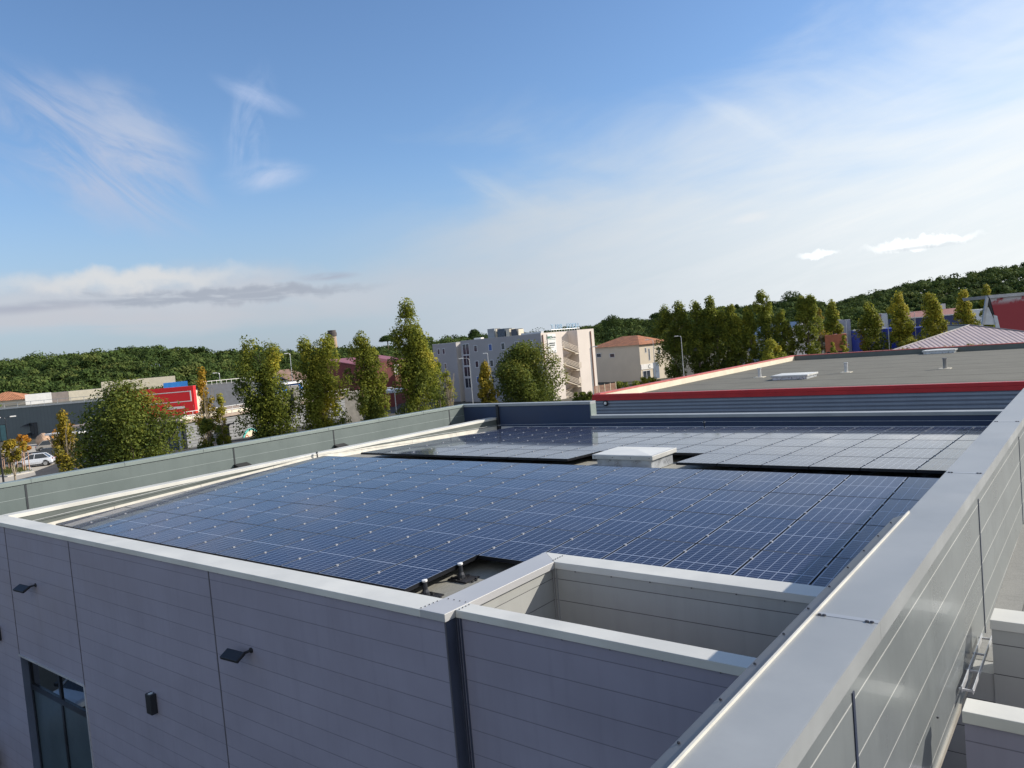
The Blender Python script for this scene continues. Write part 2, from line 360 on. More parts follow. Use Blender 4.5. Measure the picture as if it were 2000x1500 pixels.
# --- left inner parapet, outer screen wall
MB().box(-22.40, 6.98, 0, -22.04, 26.60, CZ-CT).build('side_parapet', M_greyin, B, world=True)
MB().box(-22.43, 7.02, CZ-CT, -22.02, 26.58, CZ+0.003).build('parapet_cap', M_cap, B, bevel=0.006, world=True)
MB().box(-24.30, 6.98, 0, -24.00, 26.60, 7.28).build('side_wall', M_outer, B, world=True)
MB().box(-24.34, 6.60, 7.28, -23.96, 26.98, 7.395).build('parapet_cap', M_capgreen, B, bevel=0.006, world=True)
MB().box(-24.30, 6.62, CZ-CT, -24.00, 6.98, 7.28).build('side_wall', M_outer, B, world=True)
parts((8.16, 14.62, 18.95, 25.60), 'seam', mat('seam dark', (0.03, 0.035, 0.04), 0.5), B, lambda m, Y: m.box(-24.0, Y-0.025, 6.0, -23.990, Y+0.025, 7.28))
parts((14.62, 18.95), 'dark_notch', M_black, B, lambda m, Y: m.prism([(-23.98, Y-0.05, 6.5), (-23.7, Y-0.05, 6.5), (-23.7, Y-0.05, 6.62), (-23.98, Y-0.05, 6.70)], (0, 0.5, 0)))  # black wedges added for the dark notches, darkness made as a shape
parts((8.3, 10.9, 13.5, 16.1, 18.7, 21.3, 23.9), 'cap_joint', MATS['seam'], B, lambda m, Y: m.box(-24.345, Y, 7.29, -23.955, Y+0.006, 7.399))
MB().box(-24.0, 6.98, 6.2, -22.40, 26.6, 6.3).build('gutter', M_dark, B, world=True)
# --- rear walls
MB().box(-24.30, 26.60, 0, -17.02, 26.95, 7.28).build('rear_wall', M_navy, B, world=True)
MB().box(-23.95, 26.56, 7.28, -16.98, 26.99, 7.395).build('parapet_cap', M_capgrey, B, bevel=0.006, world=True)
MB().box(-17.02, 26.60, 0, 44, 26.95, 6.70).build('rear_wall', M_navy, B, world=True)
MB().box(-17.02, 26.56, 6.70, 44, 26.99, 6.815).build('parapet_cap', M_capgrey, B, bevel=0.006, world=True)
MB().box(-17.018, 26.57, 6.815, -16.975, 26.985, 7.28).build('end_cap', M_capgreen, B, world=True)
MB().box(-21.98, 26.50, 6.3, -21.86, 26.598, 7.36).build('post', M_dark, B, world=True)
# --- the light well: side, rear and front walls
MB().box(-6.95, 7.0, 0, -6.60, 9.28, CZ-CT).build('court_wall', M_court, B, world=True)
MB().box(-6.60, 8.95, 0, -1.66, 9.28, CZ-CT).build('court_wall', M_court, B, world=True)
MB().box(-1.09, 8.95, 0, 44, 9.28, CZ-CT).build('court_wall', M_court, B, world=True)
MB().box(-1.66, 8.97, 0, -1.09, 9.285, 6.195).build('court_wall', M_court, B, world=True)
MB().box(-6.58, 6.80, 0, -1.66, 7.0, CZ-CT).build('front_wall', M_front, B, world=True)
MB().box(-1.05, 6.80, 0, 44, 7.0, CZ-CT).build('front_wall', M_front, B, world=True)
MB().box(-1.66, 6.80, 0, -1.05, 7.0, 6.1).build('front_wall', M_front, B, world=True)
cc = MB()
cc.prism([(-6.98, 6.58, CZ-CT), (-6.55, 6.58, CZ-CT), (-6.55, 8.93, CZ-CT), (-6.98, 9.31, CZ-CT)], (0, 0, CT+0.003))
cc.build('parapet_cap', mat('court cap metal', (0.44, 0.44, 0.44), 0.40, 0.1, 0.05, 0.8), B, bevel=0.005, world=True)
cc = MB(); cc.prism([(-6.978, 9.312, CZ-CT), (-6.548, 8.932, CZ-CT), (-1.66, 8.932, CZ-CT), (-1.66, 9.312, CZ-CT)], (0, 0, CT))
cc.build('parapet_cap', M_cap, B, bevel=0.005, world=True)
MB().box(-6.545, 6.77, CZ-CT, -1.66, 7.03, CZ-0.002).build('parapet_cap', M_cap, B, bevel=0.005, world=True)
MB().box(-1.06, 6.77, CZ-CT, 44, 7.03, CZ-0.002).build('parapet_cap', M_cap, B, bevel=0.005, world=True)
MB().box(-1.10, 8.932, CZ-CT, 44, 9.312, CZ).build('parapet_cap', M_cap, B, bevel=0.005, world=True)
parts((-6.575, -6.535, -6.49), 'corner_profile', mat('corner profile', (0.07, 0.085, 0.13), 0.35, 0.2), B, lambda m, x: m.box(x, 6.775, 0, x+0.012, 6.80, CZ-CT))
MB().box(-6.578, 6.62, 0, -6.57, 6.80, CZ-CT).build('corner_profile', MATS['corner profile'], B, world=True)
parts((-6.59, -6.54), 'corner_profile', mat('corner profile grey', (0.35, 0.36, 0.36), 0.35, 0.2), B, lambda m, x: m.box(x, 8.925, 0, x+0.015, 8.95, CZ-CT))
# --- raised metal screen running towards the rear, on the right
SX0, SX1, ST, SB = -1.64, -1.29, 8.0, 6.17
MB().box(SX0, -1.5, SB, SX1, 26.6, ST-0.02).build('screen_wall', M_screen, B, world=True)
def capseg(m, q):
    a, b_ = q
    m.box(-1.665, a+0.0015, ST-0.02, -1.268, b_-0.0015, ST); m.box(-1.272, a+0.0015, ST-0.13, -1.262, b_-0.0015, ST-0.001); m.box(-1.672, a+0.0015, ST-0.10, -1.662, b_-0.0015, ST-0.001)
parts(((-1.5, 5.25), (5.25, 10.5), (10.5, 15.2), (15.2, 20.4), (20.4, 26.8)), 'screen_cap', M_capgrey, B, capseg)
parts((5.25, 10.5, 15.2, 20.4), 'cap_joint', mat('cap joint', (0.34, 0.355, 0.37), 0.35, 0.2), B, lambda m, Y: m.box(-1.664, Y-0.05, ST, -1.262, Y+0.004, ST+0.0025))
MB().box(-1.668, -1.5, ST, -1.655, 8.29, ST+0.018).build('cap_lip', M_flash, B, world=True)
MB().prism([(-1.674, -1.5, ST-0.012), (-1.674, -1.5, ST-0.03), (-1.81, -1.5, ST-0.085), (-1.81, -1.5, ST-0.067)], (0, 9.79, 0)).build('drip_edge', mat('drip edge', (0.13, 0.14, 0.16), 0.35, 0.3), B, world=True)
parts((4.63, 10.06, 14.95, 19.9), 'seam', mat('seam navy', (0.02, 0.03, 0.06), 0.5), B, lambda m, Y: m.box(-1.29, Y-0.02, SB, -1.283, Y+0.02, ST-0.22))
MB().box(-1.300, -1.5, SB-0.03, -1.272, 8.9, SB+0.02).build('screen_trim', mat('trim tan', (0.42, 0.39, 0.33), 0.4, 0.3), B, world=True)
# screws along copings
def dot(x, y, z, r=0.010): MB().lathe([(r, 0), (r*0.9, 0.008), (0.001, 0.011)], (x, y, z), 6).build('screw', M_screw, B, world=True)
for Y in (5.20, 10.46, 15.16):
    for X in (-1.63, -1.60, -1.30, -1.33): dot(X, Y, ST+0.002, 0.014)
for k in range(12): dot(-1.775, 2.3+0.52*k, ST-0.050, 0.010)
for k in range(5): dot(-6.99+0.004*k, 6.62+0.07*k, CZ+0.003); dot(-6.60, 8.98+0.06*k, CZ+0.003)
for k in range(4): dot(-6.90+0.1*k, 7.03, CZ+0.003, 0.009); dot(-6.50, 6.80+0.06*k, CZ, 0.009)
def sdot(x, y, z): MB().tube((x, y, z), (x, y-0.012, z), 0.009, n=6).build('screw', M_screw, B, world=True)
for k in range(9): sdot(-6.2+0.62*k, 6.80, CZ-CT-0.01)
for k in range(9): sdot(-6.2+0.6*k, 8.95, CZ-CT-0.01)
for k in range(16): sdot(-21.0+0.93*k, 6.62, CZ-CT-0.012)
# --- roof sheets
rf = MB()
def sheet(m, x0, x1, ys, zf):
    for a, b_ in zip(ys[:-1], ys[1:]):
        m.add([(x0, a, zf(a)), (x1, a, zf(a)), (x1, b_, zf(b_)), (x0, b_, zf(b_))], [(0, 1, 2, 3)])
sheet(rf, -22.04, -6.95, [6.98, 9.28], zm); sheet(rf, -22.04, -1.46, [9.28, RIDGE, 26.6], zm)
rf.build('roof', M_mem, B, world=True)
M_memr = membrane('right roof membrane', (0.17, 0.17, 0.16), (0.24, 0.24, 0.225), 1.0, 0)
rr = MB(); sheet(rr, -1.46, 43.8, [9.28, RIDGE, 26.6], lambda Y: 6.20+0.021*(min(Y, RIDGE)-9.3)+0.02*max(0, RIDGE-Y)*0); rr.build('roof', M_memr, B, world=True)
MB().box(43.7, 6.8, 0, 44, 26.95, 6.7).build('end_wall', M_front, B, world=True)
# upstand flashings at the foot of the parapets
ys = [7.0, 9.6, 12.2, 14.8, RIDGE, 18.6, 21.2, 23.8, 26.5]
def flseg(m, q):
    y0, y1 = q; p = lambda x, y, h: (x, y, zm(y)+h)
    m.add([p(-21.92, y0, 0.004), p(-22.00, y0, 0.03), p(-22.01, y0, 0.18), p(-22.036, y0, 0.18), p(-21.92, y1, 0.004), p(-22.00, y1, 0.03), p(-22.01, y1, 0.18), p(-22.036, y1, 0.18)],
           [(0, 4, 5, 1), (1, 5, 6, 2), (2, 6, 7, 3)])
parts([(a+0.004, b_-0.004) for a, b_ in zip(ys[:-1], ys[1:])], 'flashing', M_flash, B, flseg)
def flrear(m, k):
    x = -21.8+1.7*k; m.add([(x, 26.36, zm(26.4)+0.004), (x+1.69, 26.36, zm(26.4)+0.004), (x, 26.55, zm(26.5)+0.03), (x+1.69, 26.55, zm(26.5)+0.03), (x, 26.585, zm(26.5)+0.16), (x+1.69, 26.585, zm(26.5)+0.16)], [(0, 1, 3, 2), (2, 3, 5, 4)])
parts(range(12), 'flashing', mat('rear flashing', (0.55, 0.56, 0.56), 0.4, 0.2), B, flrear)
# reflected light patches under the front coping are not painted
# =================================================================== SOLAR PANELS
def cell_material():
    m = bpy.data.materials.new('solar cells'); m.use_nodes = True; N = NT(m.node_tree); b = m.node_tree.nodes['Principled BSDF']
    t = N.new('ShaderNodeTexCoord'); sp = N.new('ShaderNodeSeparateXYZ'); N.l.new(t.outputs['Object'], sp.inputs[0])
    x, y = sp.outputs[0], sp.outputs[1]
    def line(co, period, w, off=0.0):
        fr = N.m('FRACT', N.m('ADD', N.m('DIVIDE', N.m('SUBTRACT', co, off), period), 0.5))
        return N.m('LESS_THAN', N.m('ABSOLUTE', N.m('SUBTRACT', fr, 0.5)), w/period/2)
    lx = line(x, 0.1665, 0.0115); ay = N.m('ABSOLUTE', y)
    ly = line(ay, 0.0815, 0.0058, 0.012)
    mid = N.m('LESS_THAN', ay, 0.008)
    ex = N.m('GREATER_THAN', N.m('ABSOLUTE', x), 0.4960); ey = N.m('GREATER_THAN', ay, 0.824)
    L = N.m('MAXIMUM', N.m('MAXIMUM', lx, ly), N.m('MAXIMUM', mid, N.m('MAXIMUM', ex, ey)))
    oi = N.new('ShaderNodeObjectInfo')
    base = N.mix(oi.outputs['Random'], (0.003, 0.006, 0.036), (0.005, 0.010, 0.050))
    c = N.mix(L, base, (0.235, 0.26, 0.33))
    gp_ = N.new('ShaderNodeNewGeometry'); dust = N.m('MULTIPLY', N.ramp(N.noise(gp_.outputs['Position'], 1.3, 7, 0.7), 0.45, 0.8), 0.05)
    c = N.mix(dust, c, (0.42, 0.40, 0.36))
    N.l.new(c, b.inputs['Base Color'])
    b.inputs['Roughness'].default_value = 0.35; b.inputs['Specular IOR Level'].default_value = 0.04
    b.inputs['Coat Weight'].default_value = 1.0; b.inputs['Coat IOR'].default_value = 1.205
    b.inputs['Coat Roughness'].default_value = 0.045
    g = N.new('ShaderNodeNewGeometry')
    bn = N.new('ShaderNodeBump'); bn.inputs['Strength'].default_value = 0.05; bn.inputs['Distance'].default_value = 0.01
    N.l.new(N.noise(g.outputs['Position'], 3.0, 2), bn.inputs['Height']); N.l.new(bn.outputs[0], b.inputs['Coat Normal'])
    return m
M_cell = cell_material()
M_pframe = mat('panel frame', (0.022, 0.024, 0.03), 0.35, 0.6, 0)
M_clamp = mat('clamp aluminium', (0.43, 0.43, 0.44), 0.4, 0.4, 0)
PW, PL, PT = 1.038, 1.686, 0.035
def fmesh():
    m = MB(); w, l, t, e = PW/2, PL/2, PT, 0.007
    m.box(-w, -l, -0.03, -w+e, l, t); m.box(w-e, -l, -0.03, w, l, t); m.box(-w+e, -l, -0.03, w-e, -l+e, t); m.box(-w+e, l-e, 0, w-e, l, t)
    return m
ORD = ['first', 'second', 'third', 'fourth', 'fifth', 'sixth', 'seventh', 'eighth', 'ninth', 'tenth', 'eleventh', 'twelfth', 'thirteenth', 'fourteenth', 'fifteenth', 'sixteenth', 'seventeenth', 'eighteenth']
P0 = thing('solar_panel', 'x', 'solar panel', (0, 0, 0))
fr0 = fmesh().build('frame', M_pframe, P0)
gl0 = MB().add([(-PW/2+0.007, -PL/2+0.007, PT-0.002), (PW/2-0.007, -PL/2+0.007, PT-0.002), (PW/2-0.007, PL/2-0.007, PT-0.002), (-PW/2+0.007, PL/2-0.007, PT-0.002)], [(0, 1, 2, 3)]).build('glass', M_cell, P0)
MB().add([(-PW/2+0.007, -PL/2+0.007, PT-0.008), (PW/2-0.007, -PL/2+0.007, PT-0.008), (PW/2-0.007, PL/2-0.007, PT-0.008), (-PW/2+0.007, PL/2-0.007, PT-0.008)], [(3, 2, 1, 0)]).build('backsheet', M_black, P0)
for s in (-1, 1): MB().box(PW/2-0.012, s*0.424-0.020, PT, PW/2+0.030, s*0.424+0.020, PT+0.012).build('clamp', M_clamp, P0)
first = [True]
FR = ['nearest', 'second', 'third', 'fourth', 'farthest']
def place(i, k, back, n_in_row):
    y0 = (17.0 if back else 7.80)+1.696*k; yc = y0+PL/2; X = -8.54+1.06*i+0.53
    sl = -0.0335 if back else 0.0381
    if first[0]: r = P0; first[0] = False
    else: r = dup(P0)
    z = zp(yc)
    r.location = (X, yc, z-PT); r.rotation_euler = (math.atan(sl), 0, 0)
    arr = 'pale rear array' if back else 'blue front array'
    r['label'] = f"{ORD[n_in_row]} solar panel from the left in the {FR[k]} row of the {arr}"
    r['group'] = 'solar panels of the rear array' if back else 'solar panels of the front array'
    # tiny settling differences between modules
    r.rotation_euler[0] += random.uniform(-0.0016, 0.0016); r.rotation_euler[1] += random.uniform(-0.0016, 0.0016)
for k in range(5):
    n = 0
    for i in range(-12, 6):
        if k == 0 and i >= 0: continue
        place(i, k, False, n); n += 1
for k in range(5):
    n = 0
    for i in range(-11, 6):
        if k == 0 and i in (-3, -2, -1): continue
        place(i, k, True, n); n += 1
# mounting rails and feet under the open edges (things of their own)
def foot(x, y, label):
    t = thing('roof_pedestal', label, 'roof pedestal', (x, y, zm(y)), 0, 'pedestals beside the open edge of the front array')
    p = MB()
    p.box(-0.16, -0.16, 0.0, 0.24, 0.16, 0.025)
    for _ in range(26):
        a, b_ = random.uniform(-0.2, 0.28), random.uniform(-0.19, 0.19); p.box(a, b_, 0, a+0.04, b_+0.03, random.uniform(0.01, 0.04))
    p.build('pad', M_black, t)
    MB().lathe([(0.07, 0.02), (0.06, 0.08), (0.04, 0.12), (0.035, 0.235)], (0, 0, 0), 10).build('post', M_dark, t)
    MB().lathe([(0.034, 0.235), (0.044, 0.245), (0.044, 0.268), (0.012, 0.275)], (0, 0, 0), 12).build('clamp', M_white, t)
    return t
foot(-8.515, 8.19, 'black roof pedestal with a white clamp nearest the front coping, in the panel gap')
foot(-8.515, 9.02, 'black roof pedestal with a white clamp farther from the front coping, in the panel gap')


o = MB().box(-9.2, 8.16, zm(8.2)+0.005, -8.3, 8.2, zm(8.2)+0.02).build('mounting_rail', M_galv); tag(o, 'thin steel rail lying on the roof felt in the panel gap', 'rail')
# roof skylight of the main roof
def skylight(name, label, loc, w, d, h, rz=0, group=None):
    t = thing(name, label, 'skylight', loc, rz, group)
    MB().box(-w/2, -d/2, 0, w/2, d/2, h).build('curb', mat('crinkled aluminium', (0.55, 0.58, 0.62), 0.3, 0.6, 0.15, 5, 0.12, 9), t, bevel=0.01)
    o_ = 0.09; g = MB().box(-w/2-o_, -d/2-o_, h-0.03, w/2+o_, d/2+o_, h+0.09); g.build('lid_frame', mat('lid frame', (0.52, 0.52, 0.50), 0.35, 0.2), t, bevel=0.012)
    l = MB(); a, b_ = w/2+o_-0.05, d/2+o_-0.05; z = h+0.092
    l.add([(-a, -b_, z), (a, -b_, z), (a, b_, z), (-a, b_, z), (-a*0.1, 0, z+0.05), (a*0.1, 0, z+0.05)], [(0, 1, 5, 4), (2, 3, 4, 5), (1, 2, 5), (3, 0, 4)])
    l.build('lid', mat('opal lid', (0.66, 0.65, 0.60), 0.35, 0, 0.04), t)
    s_ = MB(); 
    for k in range(4): s_.tube((-w/2+w*k/3, -d/2-o_, h+0.03), (-w/2+w*k/3, -d/2-o_-0.01, h+0.03), 0.012, n=6)
    s_.build('screw', M_screw, t)
    return t
skylight('roof_skylight', 'white and aluminium roof skylight box between the two solar arrays', (-10.07, 17.72, zm(17.5)), 1.60, 1.20, 0.32)
# lifeline posts and cable
def lpost(x, y, z, label, h=0.16):
    t = thing('lifeline_post', label, 'post', (x, y, z), 0, 'small lifeline posts around the roof edge')
    MB().lathe([(0.05, 0), (0.05, 0.02), (0.022, 0.03), (0.022, h), (0.035, h+0.01), (0.035, h+0.04), (0.01, h+0.05)], (0, 0, 0), 10).build('post', M_dark, t)
    MB().box(-0.05, -0.012, h-0.02, 0.05, 0.012, h+0.02).build('clip', M_galv, t)
lpost(-21.95, 7.35, zm(7.35)+0.05, 'small dark lifeline post in the near left corner of the roof', 0.28)
lpost(-14.7, 7.2, zm(7.2)+0.02, 'small dark lifeline post halfway along the front coping', 0.40)
lpost(-21.9, 16.5, zm(16.5), 'small dark lifeline post at the ridge by the left flashing', 0.28)
lpost(-21.6, 26.2, zm(26.2), 'small dark lifeline post in the far left corner of the roof', 0.25)
lpost(-11.9, 26.2, zm(26.2), 'small dark lifeline post halfway along the rear wall', 0.36)
o = MB().path([(-21.95, 7.35, zm(7.35)+0.35), (-21.9, 16.5, zm(16.5)+0.29), (-21.6, 26.2, zm(26.2)+0.27), (-11.9, 26.2, zm(26.2)+0.38), (-2.0, 26.2, zm(26.2)+0.36)], 0.006, 5).build('lifeline_cable', M_galv)
tag(o, 'thin steel lifeline cable strung between the small roof posts', 'cable')
# cable ladder beside the screen
t = thing('cable_tray', 'light metal cable tray beside the raised screen, over the light well', 'cable tray', (-1.245, 8.75, 6.36))
MB().box(-0.005, -0.72, 0, 0.005, 0.72, 0.06).build('side_rail', M_galv, t); MB().box(0.085, -0.72, 0, 0.093, 0.72, 0.05).build('side_rail', M_galv, t)
for k in range(4): MB().box(-0.03, -0.70+0.46*k, 0.01, 0.10, -0.685+0.46*k, 0.03).build('rung', M_galv, t)
# facade lights
def flood(x, z, label):
    t = thing('wall_floodlight', label, 'floodlight', (x, 6.62, z), 0, 'black floodlights on the front wall')
    MB().lathe([(0.045, -0.02), (0.045, 0.0)], (0, 0, 0), 10, 'y').build('base', M_dark, t)
    MB().path([(0, -0.02, 0.0), (0, -0.12, 0.0), (-0.10, -0.20, -0.02)], 0.022, 8).build('arm', M_dark, t)
    h = MB().box(-0.19, -0.03, -0.095, 0.19, 0.03, 0.095)
    Mx = Matrix.Translation((-0.16, -0.24, -0.03)) @ Matrix.Rotation(R_(20), 4, 'Z') @ Matrix.Rotation(R_(-64), 4, 'X') @ Matrix.Rotation(R_(10), 4, 'Y')
    h.xf(Mx).build('head', M_dark, t, bevel=0.012)
    l = MB().box(-0.15, 0.03, -0.07, 0.15, 0.036, 0.07).xf(Mx).build('lens', mat('lens', (0.45, 0.5, 0.55), 0.2), t)
flood(-19.55, 5.45, 'black floodlight on the front wall, above the dark window')
flood(-10.95, 5.51, 'black floodlight on the front wall, right of the third panel seam')
def sconce(x, z, label):
    t = thing('wall_sconce', label, 'wall lamp', (x, 6.62, z), 0, 'black box lamps on the front wall')
    MB().box(-0.10, -0.12, -0.19, 0.10, 0, 0.19).build('housing', M_dark, t, bevel=0.006)
    MB().lathe([(0.045, 0.19), (0.045, 0.194)], (0, -0.06, 0), 12).build('lens', mat('lens pale', (0.6, 0.66, 0.68), 0.2), t)
sconce(-14.42, 3.87, 'black box wall lamp between the window and the floodlight on the right')
sconce(-22.30, 3.88, 'black box wall lamp cut by the left picture edge, left of the window')
#MARK2
# =================================================================== GROUND AND HILLS
def gmat(name, a, b, c, s=0.12):
    m = bpy.data.materials.new(name); m.use_nodes = True; N = NT(m.node_tree); p = m.node_tree.nodes['Principled BSDF']
    g = N.new('ShaderNodeNewGeometry'); n1 = N.noise(g.outputs['Position'], s, 7, 0.65); n2 = N.noise(g.outputs['Position'], s*14, 5, 0.6)
    col_ = N.mix(N.ramp(n1, 0.35, 0.65), a, b); col_ = N.mix(N.m('MULTIPLY', N.ramp(n2, 0.4, 0.75), 0.6), col_, c)
    N.l.new(col_, p.inputs['Base Color']); p.inputs['Roughness'].default_value = 0.95; p.inputs['Specular IOR Level'].default_value = 0.2
    return m
M_ground = gmat('ground', (0.075, 0.072, 0.06), (0.11, 0.10, 0.078), (0.06, 0.066, 0.04), 0.03)
M_asph = gmat('asphalt', (0.058, 0.057, 0.058), (0.075, 0.073, 0.072), (0.05, 0.05, 0.05), 0.2)
M_conc = gmat('pale paving', (0.40, 0.36, 0.30), (0.46, 0.42, 0.35), (0.34, 0.31, 0.26), 0.25)
M_under = gmat('forest floor', (0.02, 0.028, 0.014), (0.035, 0.045, 0.02), (0.05, 0.045, 0.03), 0.05)
g = MB(); n = 64; g.add([(0, 0, 0)]+[(3500*math.cos(2*math.pi*i/n), 3500*math.sin(2*math.pi*i/n), 0) for i in range(n)], [(0, i+1, (i+1) % n+1) for i in range(n)])
tag(g.build('ground', M_ground), kind='structure')
def flat(name, pix, z, m, kind='structure'):
    q = [onz(a, b, 0) for a, b in pix]; o = MB().add([(p[0], p[1], z) for p in q], [tuple(range(len(q)))[::-1]]).build(name, m)
    me = o.data
    if me.polygons[0].normal.z < 0: me.flip_normals()
    return tag(o, kind=kind)
flat('road', [(-60, 968), (200, 935), (420, 893), (800, 800), (780, 790), (560, 830), (330, 868), (200, 850), (-60, 880)], 0.004, M_asph)
flat('car_park', [(-60, 938), (12, 928), (68, 921), (110, 905), (108, 893), (60, 893), (-60, 900)], 0.008, M_conc)
flat('pavement', [(-60, 955), (30, 938), (70, 928), (68, 921), (12, 928), (-60, 940)], 0.010, M_conc)
flat('path', [(60, 884), (130, 876), (150, 866), (120, 862), (60, 868), (-60, 885), (-60, 892)], 0.012, M_conc)
for k in range(5):
    x0 = 150+k*9; tag(flat('parking_line', [(x0, 893-k*2.4+k*6), (x0+38, 888-k*2.4+k*6), (x0+38, 889-k*2.4+k*6), (x0, 894-k*2.4+k*6)], 0.014, M_white), kind='structure')
skl = [(-400, 705), (0, 692), (100, 686), (200, 676), (290, 664), (400, 674), (500, 676), (560, 678), (700, 671), (760, 664), (830, 656), (900, 652), (960, 646), (1050, 643), (1100, 634), (1160, 630), (1200, 617), (1260, 620), (1300, 610), (1400, 594), (1500, 590), (1560, 574), (1620, 590), (1700, 564), (1760, 550), (1800, 540), (1860, 534), (1930, 520), (2000, 511), (2400, 470)]
sa = np.array([azel(*p)[0] for p in skl]); se = np.array([azel(*p)[1] for p in skl])
aL, aR = azel(850, 650)[0], azel(1180, 640)[0]
def ridge_d(a): return 300+190*np.clip((a-aL)/(aR-aL), 0, 1)
def start_d(a): return 200+110*np.clip((a-aL)/(aR-aL), 0, 1)
def hgt(a, D):
    dr, d0 = ridge_d(a), start_d(a); h = 10+np.tan(np.interp(a, sa, se))*dr-7.0
    t = np.clip((D-d0)/(dr-d0), 0, 1); t = t*t*(3-2*t)
    return h*t-0.6*(1-t)-2.6*t-np.clip(D-dr, 0, None)*0.02
A_ = np.linspace(sa[0], sa[-1], 140); D_ = np.concatenate([np.linspace(190, 520, 34), [600, 750, 1000]])
V = []; 
for a in A_:
    for D in D_: V.append((math.sin(a)*D, math.cos(a)*D, float(hgt(a, D))))
nD = len(D_); F = np.array([(i*nD+j, (i+1)*nD+j, (i+1)*nD+j+1, i*nD+j+1) for i in range(len(A_)-1) for j in range(nD-1)])
tag(fastmesh('hills', np.array(V), F[:, ::-1], M_under, smooth=True), kind='structure')
# ------------------------------------------------------------------ foliage
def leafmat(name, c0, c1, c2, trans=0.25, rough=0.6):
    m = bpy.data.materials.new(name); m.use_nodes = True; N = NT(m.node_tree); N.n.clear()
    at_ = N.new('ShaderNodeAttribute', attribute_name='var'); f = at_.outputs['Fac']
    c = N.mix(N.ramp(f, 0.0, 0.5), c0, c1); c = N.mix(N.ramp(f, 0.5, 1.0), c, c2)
    d = N.new('ShaderNodeBsdfPrincipled'); N.l.new(c, d.inputs['Base Color']); d.inputs['Roughness'].default_value = rough; d.inputs['Specular IOR Level'].default_value = 0.12
    t = N.new('ShaderNodeBsdfTranslucent'); N.l.new(N.mix(0.3, c, (0.25, 0.28, 0.03)), t.inputs['Color'])
    mx = N.new('ShaderNodeMixShader'); mx.inputs[0].default_value = trans; N.l.new(d.outputs[0], mx.inputs[1]); N.l.new(t.outputs[0], mx.inputs[2])
    o = N.new('ShaderNodeOutputMaterial'); N.l.new(mx.outputs[0], o.inputs[0]); return m
M_pine = leafmat('pine needles', (0.024, 0.045, 0.014), (0.062, 0.098, 0.026), (0.12, 0.14, 0.04), 0.15, 0.9)
M_leaf = leafmat('poplar leaves', (0.080, 0.110, 0.024), (0.235, 0.255, 0.038), (0.48, 0.40, 0.05), 0.42)
M_leafy = leafmat('yellow leaves', (0.16, 0.15, 0.025), (0.34, 0.25, 0.03), (0.50, 0.24, 0.03), 0.30)
M_leafo = leafmat('orange leaves', (0.35, 0.16, 0.02), (0.50, 0.22, 0.03), (0.55, 0.28, 0.05), 0.30)
M_leafg = leafmat('plane leaves', (0.055, 0.085, 0.022), (0.15, 0.18, 0.034), (0.28, 0.22, 0.035), 0.32)
M_bark = mat('bark', (0.16, 0.13, 0.10), 0.9, 0, 0.3, 6)
M_twig = mat('pale twigs', (0.30, 0.25, 0.18), 0.9, 0, 0.3, 6)
def cards(P, Nn, size, r):
    """rhombic leaf-sized faces at points P facing roughly Nn"""
    k = len(P); Nn = Nn+r.normal(0, 0.55, (k, 3)); Nn /= np.linalg.norm(Nn, axis=1)[:, None]+1e-9
    t = np.cross(Nn, r.normal(0, 1, (k, 3))); t /= np.linalg.norm(t, axis=1)[:, None]+1e-9; b = np.cross(Nn, t)
    s = size*r.uniform(0.6, 1.35, (k, 1)); w = s*r.uniform(0.5, 0.8, (k, 1))
    bend = Nn*s*0.18
    V = np.stack([P-t*s*0.55+bend, P-b*w*0.5, P+t*s*0.55+bend, P+b*w*0.5], 1).reshape(-1, 3)
    return V, np.arange(4*k).reshape(-1, 4)
def crown_profile(t, kind):
    if kind == 'poplar': return np.interp(t, [0, 0.08, 0.25, 0.45, 0.7, 0.88, 1], [0.32, 0.70, 1.0, 0.98, 0.72, 0.42, 0.12])
    if kind == 'spire': return np.interp(t, [0, 0.12, 0.4, 0.75, 1], [0.5, 0.95, 1.0, 0.55, 0.06])
    if kind == 'round': return np.sqrt(np.clip(1-(2*t-0.92)**2/1.2, 0.02, 1))
    return np.interp(t, [0, 0.3, 0.7, 1], [0.5, 1, 0.9, 0.2])
